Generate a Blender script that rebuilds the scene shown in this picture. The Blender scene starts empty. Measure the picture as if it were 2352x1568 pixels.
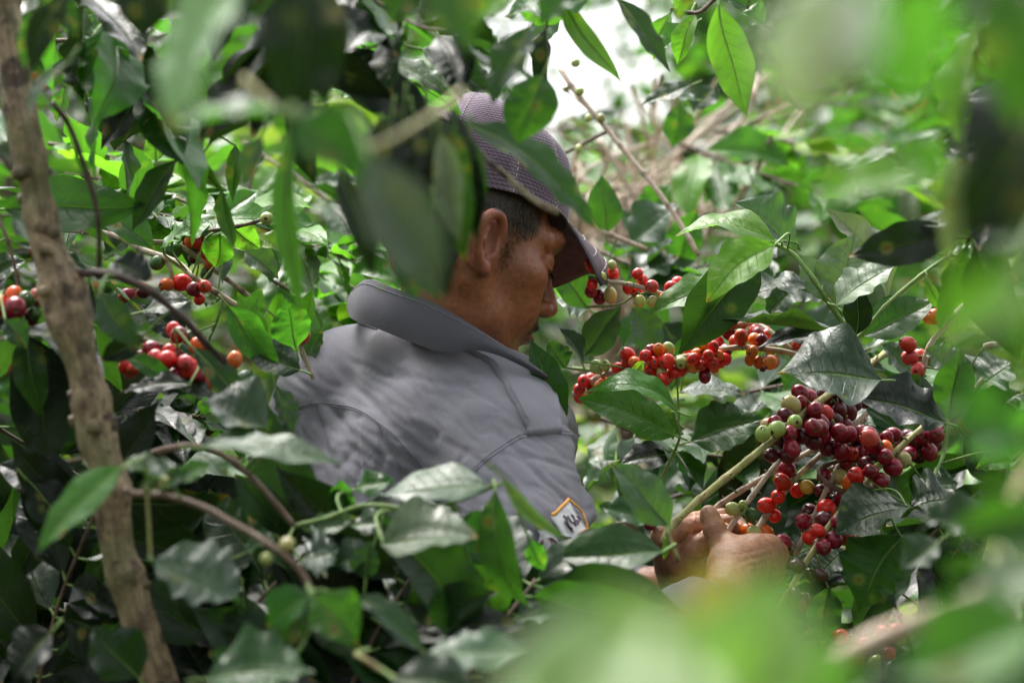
import bpy, math, random
import numpy as np
from mathutils import Vector, Matrix, noise
from mathutils.bvhtree import BVHTree
random.seed(7); RNG = np.random.default_rng(7)
scene = bpy.context.scene
COL = scene.collection

# ---------------------------------------------------------------- camera, sky, sun, exposure
CAM_Z = 1.5
FOCAL = 70.0
K = 2352 * FOCAL / 36.0          # photo pixels (2352 wide) per metre at one metre
cam_d = bpy.data.cameras.new("camera"); cam = bpy.data.objects.new("camera", cam_d); COL.objects.link(cam)
cam.location = (0, 0, CAM_Z); cam.rotation_euler = (math.radians(90), 0, 0)
cam_d.lens = FOCAL; cam_d.sensor_width = 36; cam_d.clip_start = 0.05; cam_d.clip_end = 500
cam_d.dof.use_dof = True; cam_d.dof.focus_distance = 1.96; cam_d.dof.aperture_fstop = 3.6
scene.camera = cam

world = bpy.data.worlds.new("World"); scene.world = world; world.use_nodes = True
wn = world.node_tree; wn.nodes.clear()
SUN_EL, SUN_AZ = math.radians(58), math.radians(-25)      # azimuth from +Y (away from the camera), clockwise
sky = wn.nodes.new('ShaderNodeTexSky'); sky.sky_type = 'NISHITA'; sky.sun_disc = False
sky.sun_elevation = SUN_EL; sky.sun_rotation = SUN_AZ
sky.air_density = 1.2; sky.dust_density = 6.0; sky.ozone_density = 1.0
hsv = wn.nodes.new('ShaderNodeHueSaturation'); hsv.inputs['Saturation'].default_value = 0.22
bg = wn.nodes.new('ShaderNodeBackground'); bg.inputs['Strength'].default_value = 0.15
wo = wn.nodes.new('ShaderNodeOutputWorld')
wn.links.new(sky.outputs[0], hsv.inputs['Color']); wn.links.new(hsv.outputs[0], bg.inputs['Color']); wn.links.new(bg.outputs[0], wo.inputs['Surface'])
sun_d = bpy.data.lights.new("sun", 'SUN'); sun_d.energy = 1.8; sun_d.angle = math.radians(22); sun_d.color = (1.0, 0.96, 0.9)
sun = bpy.data.objects.new("sun", sun_d); COL.objects.link(sun)
_sd = Vector((math.sin(SUN_AZ) * math.cos(SUN_EL), math.cos(SUN_AZ) * math.cos(SUN_EL), math.sin(SUN_EL)))
sun.rotation_euler = _sd.to_track_quat('Z', 'Y').to_euler(); sun.location = _sd * 30
scene.view_settings.view_transform = 'Standard'; scene.view_settings.look = 'None'
scene.view_settings.gamma = 1.0; scene.view_settings.exposure = 1.5
cy = scene.cycles
cy.use_denoising = True; cy.max_bounces = 7; cy.diffuse_bounces = 4; cy.glossy_bounces = 3; cy.transmission_bounces = 4
cy.sample_clamp_indirect = 6.0; cy.caustics_reflective = False; cy.caustics_refractive = False

# ---------------------------------------------------------------- helpers
def P(x, y, d):
    "a point seen at picture position x, y (photo taken as 2352 wide) at distance d in front of the camera"
    return np.array([(x - 1176) / K * d, d, CAM_Z - (y - 784) / K * d])
def dmap(d):
    return d if d >= 1.9 else (1.9 - (1.9 - d) * .7 if d >= 1.05 else d - (1.05 - d) * .3)
def V(p): return Vector((float(p[0]), float(p[1]), float(p[2])))
def unit(v):
    v = np.asarray(v, float); return v / (np.linalg.norm(v, axis=-1, keepdims=True) + 1e-12)

def mesh_np(name, verts, faces, uv=None, attrs=None, smooth=True, mats=None, midx=None):
    "faces: list of index arrays, each (n,4) or (n,3)"
    me = bpy.data.meshes.new(name)
    verts = np.asarray(verts, np.float32)
    fl = [np.asarray(f, np.int32) for f in faces if len(f)]
    loops = np.concatenate([f.ravel() for f in fl]); tot = np.concatenate([np.full(len(f), f.shape[1], np.int32) for f in fl])
    start = np.concatenate([[0], np.cumsum(tot)[:-1]]).astype(np.int32)
    me.vertices.add(len(verts)); me.vertices.foreach_set('co', verts.ravel())
    me.loops.add(len(loops)); me.loops.foreach_set('vertex_index', loops)
    me.polygons.add(len(tot)); me.polygons.foreach_set('loop_start', start); me.polygons.foreach_set('loop_total', tot)
    if midx is not None: me.polygons.foreach_set('material_index', np.asarray(midx, np.int32))
    me.update(calc_edges=True)
    if smooth: me.polygons.foreach_set('use_smooth', np.ones(len(tot), bool))
    if uv is not None:
        l = me.uv_layers.new(name='uv'); l.data.foreach_set('uv', np.asarray(uv, np.float32)[loops].ravel())
    for k, a in (attrs or {}).items():
        a = np.asarray(a, np.float32)
        if a.ndim == 1:
            at = me.attributes.new(k, 'FLOAT', 'POINT'); at.data.foreach_set('value', a)
        else:
            at = me.attributes.new(k, 'FLOAT_COLOR', 'POINT')
            at.data.foreach_set('color', np.concatenate([a, np.ones((len(a), 1), np.float32)], 1).ravel())
    for m in (mats or []): me.materials.append(m)
    me.validate(); me.update()
    return me

def link(name, me, parent=None, loc=None):
    o = bpy.data.objects.new(name, me); COL.objects.link(o)
    if parent is not None: o.parent = parent
    if loc is not None: o.location = V(loc)
    return o
def empty(name, loc, label, cat, group=None):
    o = bpy.data.objects.new(name, None); COL.objects.link(o); o.location = V(loc); o.empty_display_size = .05
    return tag(o, label, cat, group)
def tag(o, label=None, cat=None, group=None, kind=None):
    if label: o['label'] = label
    if cat: o['category'] = cat
    if group: o['group'] = group
    if kind: o['kind'] = kind
    return o

class Geo:
    "collects pieces into one mesh"
    def __init__(s): s.v = []; s.q = []; s.t = []; s.uv = []; s.a = []; s.n = 0; s.mq = []; s.mt = []
    def add(s, v, q=(), t=(), uv=None, a=None, mi=0):
        v = np.asarray(v, float)
        if len(q): s.q.append(np.asarray(q) + s.n); s.mq.append(np.full(len(q), mi))
        if len(t): s.t.append(np.asarray(t) + s.n); s.mt.append(np.full(len(t), mi))
        s.v.append(v); s.uv.append(np.zeros((len(v), 2)) if uv is None else uv)
        s.a.append(np.zeros((len(v), 3)) if a is None else a); s.n += len(v)
    def mesh(s, name, mats, origin=(0, 0, 0), attr='tint', smooth=True):
        f = []; m = []
        if s.q: f.append(np.concatenate(s.q)); m.append(np.concatenate(s.mq))
        if s.t: f.append(np.concatenate(s.t)); m.append(np.concatenate(s.mt))
        return mesh_np(name, np.concatenate(s.v) - np.asarray(origin), f, np.concatenate(s.uv), {attr: np.concatenate(s.a)}, smooth, mats, np.concatenate(m))

def grid_quads(nu, nv, wrap=False):
    i = np.arange(nu - 1)[:, None] * nv; j = np.arange(nv if wrap else nv - 1)[None, :]; j2 = (j + 1) % nv
    return np.stack([i + j, i + j2, i + nv + j2, i + nv + j], -1).reshape(-1, 4)

def spline(pts, step):
    "Catmull-Rom through pts (n, k); returns resampled points about step apart (in the first three columns)"
    pts = np.asarray(pts, float)
    if len(pts) < 3: pts = np.array([pts[0], (pts[0] + pts[-1]) / 2, pts[-1]])
    p = np.vstack([2 * pts[0] - pts[1], pts, 2 * pts[-1] - pts[-2]]); out = []
    for i in range(1, len(p) - 2):
        n = max(2, int(np.linalg.norm(p[i + 1][:3] - p[i][:3]) / step))
        t = np.linspace(0, 1, n, endpoint=False)[:, None]
        a, b, c, d = p[i - 1], p[i], p[i + 1], p[i + 2]
        out.append(.5 * ((2 * b) + (-a + c) * t + (2 * a - 5 * b + 4 * c - d) * t**2 + (-a + 3 * b - 3 * c + d) * t**3))
    out.append(p[-2][None]); return np.concatenate(out)

def tube(geo, pts, rad, sides=8, node=0.0, rough=0.0, seed=0, mi=0, cap=True, tint=None, nodeamp=.28):
    "a tube along pts with radius rad (array); node: distance between swellings"
    pts = np.asarray(pts, float)[:, :3]; n = len(pts); rad = np.broadcast_to(np.asarray(rad, float), (n,)).copy()
    tan = unit(np.gradient(pts, axis=0)); ref = np.array([.13, .21, .97]) if abs(tan[0][2]) < .9 else np.array([1, .1, .05])
    arc = np.concatenate([[0], np.cumsum(np.linalg.norm(np.diff(pts, axis=0), axis=1))])
    mask = np.zeros(n)
    if node > 0:
        ph = (arc + seed * .013) % node; dd = np.minimum(ph, node - ph); w = np.exp(-(dd / .0022)**2 ) if node < .08 else np.exp(-(dd / .006)**2)
        rad *= 1 + nodeamp * w; mask = w
    u = unit(np.cross(tan, ref)); w_ = np.cross(tan, u)
    th = np.linspace(0, 2 * np.pi, sides, endpoint=False)
    rr = rad[:, None] * np.ones(sides)
    if rough > 0:
        g = np.random.default_rng(seed + 11)
        for k in range(5):
            f = g.uniform(.5, 3.5) * (k + 1); m = g.integers(1, 5)
            rr += rad[:, None] * rough / (k * .5 + 1) * np.sin(arc[:, None] * f * 22 + m * th[None] + g.uniform(0, 6))
    v = pts[:, None] + rr[..., None] * (np.cos(th)[None, :, None] * u[:, None] + np.sin(th)[None, :, None] * w_[:, None])
    vv = v.reshape(-1, 3); uv = np.stack([np.repeat(arc, sides), np.tile(th, n)], 1)
    a = np.repeat(mask, sides)[:, None] * np.ones(3) if tint is None else np.tile(tint, (n * sides, 1))
    q = grid_quads(n, sides, True); t = []
    if cap:
        vv = np.vstack([vv, pts[:1], pts[-1:]]); uv = np.vstack([uv, [[0, 0], [0, 0]]]); a = np.vstack([a, a[:1], a[-1:]])
        c0, c1 = n * sides, n * sides + 1; j = np.arange(sides); j2 = (j + 1) % sides
        t = np.vstack([np.stack([j2, j, np.full(sides, c0)], 1), np.stack([(n - 1) * sides + j, (n - 1) * sides + j2, np.full(sides, c1)], 1)])
    geo.add(vv, q, t, uv, a, mi)

_PT = np.array([0, .02, .06, .12, .2, .32, .46, .6, .72, .82, .89, .94, .975, 1])
_PW = np.array([.02, .06, .2, .46, .73, .95, 1., .93, .75, .5, .29, .15, .07, .01])
def leaf_geo(base, tip, w, N, nu=26, nv=11, fold=.18, bow=.06, bend=0., wave=.10, quilt=.11, twist=0., seed=0, freq=None, arch=.0, shape=0.):
    "verts, quads, uv of one leaf; w is the full width in metres"
    g = np.random.default_rng(seed)
    base = np.asarray(base, float); tip = np.asarray(tip, float)
    ax = tip - base; L = np.linalg.norm(ax) + 1e-9; ax /= L
    N = np.asarray(N, float); n = N - ax * (N @ ax)
    if np.linalg.norm(n) < .15: n = np.array([.2, -.6, .7]); n = n - ax * (n @ ax)
    n = unit(n); u = np.cross(ax, n)
    t = (1 - np.cos(np.linspace(0, np.pi, nu))) / 2 * .35 + np.linspace(0, 1, nu) * .65
    v = np.linspace(-1, 1, nv); v = np.sign(v) * np.abs(v)**.85
    prof = np.interp(t + shape * np.sin(t * np.pi) * .2, _PT, _PW)
    T, Vv = np.meshgrid(t, v, indexing='ij'); av = np.abs(Vv)
    f = freq or g.uniform(2.0, 4.2); W = w / 2
    side = np.where(Vv > 0, 0, g.uniform(1, 4))
    irr = 1 + .10 * np.sin(T * 6 + g.uniform(0, 6))
    ph = 2 * np.pi * f * T * irr + side + g.uniform(0, 6)
    hw = W * prof[:, None] * (1 + .03 * np.sin(ph * 1.0 + 1.2) * av**3) * np.ones_like(Vv)
    env = np.clip(np.sin(np.pi * np.clip(T, 0, 1)), 0, 1)**.5
    z = fold * av * hw - arch * av**2 * hw
    z += .75 * wave * W * env * av**2 * (np.sin(ph) + .25 * np.sin(2.3 * ph + g.uniform(0, 6)))
    lat = np.abs(np.sin(np.pi * (9.0 * (T - .17 * av * (1 - .3 * T)))))
    z += quilt * W * env * np.sin(np.pi * np.clip(av, 0, 1))**.8 * (lat**.7 - .6)
    z -= .09 * W * np.exp(-(av / .12)**2) * env
    z += W * .10 * env * (np.sin(T * 5 + g.uniform(0, 6)) * Vv + .6 * np.sin(T * 8 + 2 * Vv + g.uniform(0, 6)) * av)
    x = Vv * hw * (1 - .25 * fold**2)
    cl = 4 * T * (1 - T)
    tw = twist * T
    sx = x * np.cos(tw) - z * np.sin(tw); sz = x * np.sin(tw) + z * np.cos(tw)
    sway = .02 * L * np.sin(T * 5.5 + g.uniform(0, 6)) * env
    pts = base + ax * (L * T)[..., None] + u * (sx + bend * L * cl + sway)[..., None] + n * (sz + bow * L * cl)[..., None]
    uv = np.stack([T, (Vv + 1) / 2], -1)
    return pts.reshape(-1, 3), grid_quads(nu, nv), uv.reshape(-1, 2)
# ---------------------------------------------------------------- materials
class NT:
    def __init__(s, name):
        s.m = bpy.data.materials.new(name); s.m.use_nodes = True; s.t = s.m.node_tree; s.t.nodes.clear()
        s.out = s.t.nodes.new('ShaderNodeOutputMaterial')
    def n(s, kind, **kw):
        nd = s.t.nodes.new('ShaderNode' + kind)
        for k, v in kw.items():
            if k.startswith('i_'):
                key = k[2:]; key = int(key) if key.isdigit() else key.replace('_', ' ')
                s.set(nd.inputs[key], v)
            else: setattr(nd, k, v)
        return nd
    def set(s, sock, v):
        if isinstance(v, bpy.types.NodeSocket): s.t.links.new(v, sock)
        elif isinstance(v, bpy.types.Node): s.t.links.new(v.outputs[0], sock)
        elif hasattr(v, '__len__') and len(v) == 3 and sock.type == 'RGBA': sock.default_value = (*v, 1)
        else: sock.default_value = v
    def math(s, op, a, b=0., c=0., clamp=False):
        nd = s.t.nodes.new('ShaderNodeMath'); nd.operation = op; nd.use_clamp = clamp
        for i, v in enumerate((a, b, c)): s.set(nd.inputs[i], v)
        return nd.outputs[0]
    def mix(s, f, a, b, mode='MIX'):
        nd = s.t.nodes.new('ShaderNodeMix'); nd.data_type = 'RGBA'; nd.blend_type = mode
        s.set(nd.inputs[0], f); s.set(nd.inputs[6], a); s.set(nd.inputs[7], b); return nd.outputs[2]
    def ramp(s, f, stops, interp='LINEAR'):
        nd = s.t.nodes.new('ShaderNodeValToRGB'); nd.color_ramp.interpolation = interp; e = nd.color_ramp.elements
        while len(e) < len(stops): e.new(.5)
        for el, (p, c) in zip(e, stops): el.position = p; el.color = (*c, 1) if hasattr(c, '__len__') else (c, c, c, 1)
        s.set(nd.inputs[0], f); return nd.outputs[0]
    def noise(s, scale, detail=3., rough=.5, vec=None, out=0, dist=0.):
        nd = s.n('TexNoise'); nd.inputs['Scale'].default_value = scale; nd.inputs['Detail'].default_value = detail
        nd.inputs['Roughness'].default_value = rough; nd.inputs['Distortion'].default_value = dist
        if vec is not None: s.set(nd.inputs['Vector'], vec)
        return nd.outputs[out]
    def bump(s, h, strength=.3, dist=.001, normal=None):
        nd = s.n('Bump'); nd.inputs['Strength'].default_value = strength; nd.inputs['Distance'].default_value = dist
        s.set(nd.inputs['Height'], h)
        if normal is not None: s.set(nd.inputs['Normal'], normal)
        return nd.outputs[0]
    def done(s, sh): s.t.links.new(sh if isinstance(sh, bpy.types.NodeSocket) else sh.outputs[0], s.out.inputs['Surface']); return s.m

def leaf_material(name, per_object):
    s = NT(name)
    if per_object:
        oi = s.n('ObjectInfo'); col = oi.outputs['Color']; trn = oi.outputs['Alpha']; rnd = oi.outputs['Random']
        co = s.n('TexCoord').outputs['Object']
    else:
        at = s.n('Attribute', attribute_name='tint'); col = at.outputs['Color']; trn = s.n('Value'); trn.outputs[0].default_value = .5; trn = trn.outputs[0]
        rnd = s.n('ObjectInfo').outputs['Random']; co = s.n('TexCoord').outputs['Object']
    uvn = s.n('UVMap'); sep = s.n('SeparateXYZ'); s.t.links.new(uvn.outputs[0], sep.inputs[0])
    u, v = sep.outputs[0], sep.outputs[1]
    av = s.math('MULTIPLY', s.math('ABSOLUTE', s.math('SUBTRACT', v, .5)), 2.)
    # veins
    mid = s.math('SUBTRACT', 1., s.math('MULTIPLY', av, 20.), clamp=True)
    wob = s.math('MULTIPLY', s.math('SUBTRACT', s.noise(60, 2, vec=co), .5), .03)
    lt = s.math('MULTIPLY', s.math('SUBTRACT', s.math('ADD', u, wob), s.math('MULTIPLY', av, .16)), 9.)
    fr = s.math('ABSOLUTE', s.math('SUBTRACT', s.math('FRACT', lt), .5))      # .5 at a vein
    latv = s.math('MULTIPLY', s.math('SUBTRACT', fr, .455), 22., clamp=True)
    latv = s.math('MULTIPLY', latv, s.math('SUBTRACT', 1.05, av, clamp=True))
    vein = s.math('MAXIMUM', mid, s.math('MULTIPLY', latv, .55))
    n1 = s.noise(28, 4, .6, vec=co); n2 = s.noise(140, 3, .6, vec=co); n3 = s.noise(900, 2, .5, vec=co)
    base = s.mix(.8, col, s.ramp(n1, [(.25, .5), (.5, .95), (.75, 1.35)]), 'MULTIPLY')
    base = s.mix(s.math('MULTIPLY', vein, .5), base, s.mix(.55, col, (.30, .42, .12)))
    # small blemishes and a dry tip on some leaves
    vo = s.n('TexVoronoi'); vo.inputs['Scale'].default_value = 38; s.set(vo.inputs['Vector'], co)
    spot = s.math('MULTIPLY', s.math('LESS_THAN', vo.outputs['Distance'], .13), s.math('GREATER_THAN', s.noise(9, 1, vec=co), .56))
    halo = s.math('MULTIPLY', s.math('SUBTRACT', .3, vo.outputs['Distance'], clamp=True), s.math('GREATER_THAN', s.noise(9, 1, vec=co), .56))
    base = s.mix(s.math('MULTIPLY', halo, 2.2, clamp=True), base, (.25, .3, .04))
    base = s.mix(s.math('MULTIPLY', spot, .85), base, (.12, .055, .025))
    dry = s.math('MULTIPLY', s.math('GREATER_THAN', rnd, .72), s.math('MULTIPLY', s.math('SUBTRACT', s.math('ADD', u, s.math('MULTIPLY', n1, .14)), .99), 14., clamp=True))
    base = s.mix(dry, base, (.30, .20, .05))
    back = s.n('NewGeometry').outputs['Backfacing']
    under = s.mix(.45, base, (.10, .19, .06))
    base2 = s.mix(back, base, under)
    h = s.math('ADD', s.math('MULTIPLY', n2, .5), s.math('ADD', s.math('MULTIPLY', n3, .12), s.math('MULTIPLY', vein, -1.1)))
    bmp = s.bump(h, .8, .0016)
    wet = s.ramp(s.noise(16, 3, .6, vec=co), [(.38, .26), (.62, .52)])
    rough = s.mix(back, wet, (.52, .52, .52))
    p = s.n('BsdfPrincipled'); s.set(p.inputs['Base Color'], base2); s.set(p.inputs['Roughness'], rough); s.set(p.inputs['Normal'], bmp)
    p.inputs['IOR'].default_value = 1.45; p.inputs['Specular IOR Level'].default_value = .30
    p.inputs['Specular Tint'].default_value = (1, .98, .98, 1)
    tr = s.n('BsdfTranslucent'); tc = s.mix(.62, s.mix(1., base, (2.8, 3.1, .7), 'MULTIPLY'), (.12, .36, .025)); 
    tc = s.mix(s.math('MULTIPLY', vein, .6), tc, s.mix(1., tc, (.45, .5, .4), 'MULTIPLY')); s.set(tr.inputs['Color'], tc); s.set(tr.inputs['Normal'], bmp)
    ms = s.n('MixShader'); s.set(ms.inputs[0], s.math('MULTIPLY', trn, .62)); s.t.links.new(p.outputs[0], ms.inputs[1]); s.t.links.new(tr.outputs[0], ms.inputs[2])
    return s.done(ms)
M_LEAF = leaf_material('leaf_surface', True)
M_CROWN = leaf_material('crown_leaves', False)

def cherry_material():
    s = NT('cherry_skin'); oi = s.n('ObjectInfo'); co = s.n('TexCoord').outputs['Object']
    rv = s.n('VectorMath', operation='ADD'); s.t.links.new(co, rv.inputs[0]); cmb = s.n('CombineXYZ'); 
    s.set(cmb.inputs[0], s.math('MULTIPLY', oi.outputs['Random'], 7.)); s.t.links.new(cmb.outputs[0], rv.inputs[1])
    n = s.noise(75, 2, .5, vec=rv.outputs[0]); 
    c = s.mix(.85, oi.outputs['Color'], s.ramp(n, [(.3, (.62, .5, .5)), (.5, (1, 1, 1)), (.72, (1.35, 1.5, 1.3))]), 'MULTIPLY')
    brown = s.math('MULTIPLY', s.math('GREATER_THAN', s.noise(48, 1, .5, vec=rv.outputs[0]), s.math('SUBTRACT', .78, s.math('MULTIPLY', s.math('SUBTRACT', 1., oi.outputs['Alpha']), .36))), .85)
    c = s.mix(brown, c, (.045, .016, .012))
    at = s.n('Attribute', attribute_name='tint').outputs['Fac']
    c = s.mix(at, c, (.10, .045, .025))
    p = s.n('BsdfPrincipled'); s.set(p.inputs['Base Color'], c); p.inputs['Roughness'].default_value = .24
    p.inputs['Subsurface Weight'].default_value = .12; p.inputs['Subsurface Radius'].default_value = (1, .3, .15); p.inputs['Subsurface Scale'].default_value = .003
    s.set(p.inputs['Normal'], s.bump(s.noise(300, 2, vec=co), .12, .0006))
    return s.done(p)
M_CHERRY = cherry_material()

def stem_material(name, c1, c2, node, scale=1., moss=None):
    s = NT(name); co = s.n('TexCoord').outputs['Object']; uvn = s.n('UVMap')
    mp = s.n('Mapping'); s.t.links.new(uvn.outputs[0], mp.inputs[0]); mp.inputs['Scale'].default_value = (18, 1.0, 1) if moss else (60, 1.2, 1)
    n = s.noise(3.2 * scale, 5, .65, vec=mp.outputs[0], dist=.6); nb = s.noise(55, 4, .6, vec=co); n2 = s.noise(420, 3, .6, vec=co)
    c = s.mix(s.ramp(nb, [(.35, 0.), (.65, 1.)]), c1, c2)
    if moss: c = s.mix(s.ramp(s.noise(38, 3, .6, vec=co), [(.40, .9), (.47, 0.)]), c, (.05, .03, .022))
    c = s.mix(.85, c, s.ramp(n, [(.32, .22 if moss else .5), (.5, 1.), (.72, 1.5)]), 'MULTIPLY')
    if moss: c = s.mix(s.math('MULTIPLY', s.ramp(s.noise(14, 3, vec=co), [(.5, 0.), (.62, 1.)]), .6), c, moss)
    at = s.n('Attribute', attribute_name='tint').outputs['Fac']
    c = s.mix(s.math('MULTIPLY', at, .85, clamp=True), c, node)
    p = s.n('BsdfPrincipled'); s.set(p.inputs['Base Color'], c); p.inputs['Roughness'].default_value = .62
    s.set(p.inputs['Normal'], s.bump(s.math('ADD', n, s.math('MULTIPLY', n2, .5)), .7, .0014 * scale))
    return s.done(p)
M_STEM = {
 'tan': stem_material('pale_tan_bark', (.42, .31, .22), (.60, .50, .40), (.10, .06, .035)),
 'grn': stem_material('yellow_green_stem', (.30, .30, .09), (.46, .42, .18), (.16, .09, .04)),
 'new': stem_material('fresh_green_stem', (.13, .27, .05), (.24, .36, .10), (.2, .26, .08)),
 'brn': stem_material('brown_bark', (.10, .055, .035), (.22, .15, .11), (.05, .03, .02)),
 'drk': stem_material('dark_twig_bark', (.045, .025, .02), (.10, .06, .05), (.03, .018, .014)),
 'trk': stem_material('trunk_bark', (.10, .068, .040), (.42, .31, .19), (.03, .018, .014), 1.6, (.16, .16, .06)),
}
def simple(name, c, rough=.6, bump=0., bscale=200, spec=.5, var=.0, sub=0.):
    s = NT(name); co = s.n('TexCoord').outputs['Object']; p = s.n('BsdfPrincipled')
    col = c if var == 0 else s.mix(1., c, s.ramp(s.noise(bscale * .2, 3, vec=co), [(.3, 1 - var), (.7, 1 + var)]), 'MULTIPLY')
    s.set(p.inputs['Base Color'], col); p.inputs['Roughness'].default_value = rough; p.inputs['Specular IOR Level'].default_value = spec
    if bump: s.set(p.inputs['Normal'], s.bump(s.noise(bscale, 3, vec=co), bump, .001))
    return s.done(p)
def ground_material():
    s = NT('soil_and_litter'); co = s.n('TexCoord').outputs['Object']
    c = s.ramp(s.noise(3, 8, .7, vec=co), [(.3, (.035, .022, .014)), (.55, (.08, .05, .03)), (.8, (.13, .09, .05))])
    vo = s.n('TexVoronoi'); vo.inputs['Scale'].default_value = 14; s.set(vo.inputs['Vector'], co)
    c = s.mix(s.math('MULTIPLY', s.math('LESS_THAN', vo.outputs['Distance'], .35), .5), c, (.14, .08, .04))
    p = s.n('BsdfPrincipled'); s.set(p.inputs['Base Color'], c); p.inputs['Roughness'].default_value = .9
    s.set(p.inputs['Normal'], s.bump(s.noise(20, 6, .7, vec=co), .8, .03)); return s.done(p)
M_GROUND = ground_material()
# ---------------------------------------------------------------- coffee branches: stem, leaves, cherries
LCOL = {'D': (.003, .009, .004, .05), 'd': (.006, .025, .006, .25), 'm': (.013, .056, .009, .42), 'b': (.040, .135, .014, .6), 'v': (.014, .090, .008, .85),  # D is near black: shade among the leaves put into the colour
        'l': (.085, .230, .018, .85), 'y': (.19, .30, .03, .9), 'g': (.022, .050, .024, .25), 'p': (.055, .10, .05, .4), 'o': (.055, .125, .018, .75), 'n': (.20, .33, .13, .5), 'h': (.15, .19, .12, .25), 'i': (.15, .23, .11, .35), 'w': (.34, .25, .09, .5), 'j': (.11, .125, .09, .06), 'q': (.38, .42, .34, .3)}  # p, h and j put pale sky sheen into the leaf colour
LN = {'c': (0, -1, .12), 'm': (0, -.62, .78), 'u': (0, -.36, .93), 'l': (-.75, -.5, .5), 'r': (.75, -.5, .5), 'd': (0, -.85, -.4), 'b': (.1, .8, .6), 'k': (0, .95, .1), 't': (-.2, -.15, .97)}
CCOL = {'r': (.62, .016, .010, 1), 'R': (.22, .004, .022, 1), 'k': (.085, .006, .016, 1), 'o': (.72, .12, .010, 1), 'y': (.62, .30, .05, .8), 'g': (.34, .38, .12, 1),
        'G': (.045, .11, .025, 1), 'p': (.60, .06, .06, 1), 't': (.42, .34, .14, .8), 'b': (.060, .026, .018, 1), 'x': (.55, .035, .012, .55), 'z': (.70, .15, .02, .5)}

def cherry_mesh(seed, nu=14, nv=16):
    g = np.random.default_rng(seed); geo = Geo()
    t = np.linspace(0, np.pi, nu); el = g.uniform(1.04, 1.22); sq = g.uniform(.96, 1.03)
    r = np.sin(t) ** .93; z = -np.cos(t) * el
    # navel: a small ring and dimple at the far end (z = +el)
    r = np.concatenate([r[:-2], [.30, .23, .17, .08, .004]]); z = np.concatenate([z[:-2], [el * .955, el * .985, el * .94, el * .92, el * .93]])
    r[0] = .02; n = len(r); th = np.linspace(0, 2 * np.pi, nv, endpoint=False)
    x = r[:, None] * np.cos(th) * sq; y = r[:, None] * np.sin(th); zz = np.repeat(z[:, None], nv, 1)
    lump = 1 + .03 * np.sin(2 * th[None] + g.uniform(0, 6)) * np.sin(np.linspace(0, np.pi, n))[:, None] + .02 * np.sin(3 * th + g.uniform(0, 6))
    v = np.stack([x * lump, y * lump, zz], -1).reshape(-1, 3)
    a = np.repeat((np.arange(n) >= n - 4).astype(float), nv)[:, None] * np.ones(3)
    geo.add(v, grid_quads(n, nv, True), (), None, a)
    pd = g.uniform(.5, .75); tube(geo, [[0, 0, -el - pd], [.05, 0, -el - pd * .4], [0, 0, -el + .05]], [.16, .11, .13], 6, mi=1)
    return geo.mesh('cherry', [M_CHERRY, M_STEM['new']])
CHERRY = [cherry_mesh(k) for k in range(5)]

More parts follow.
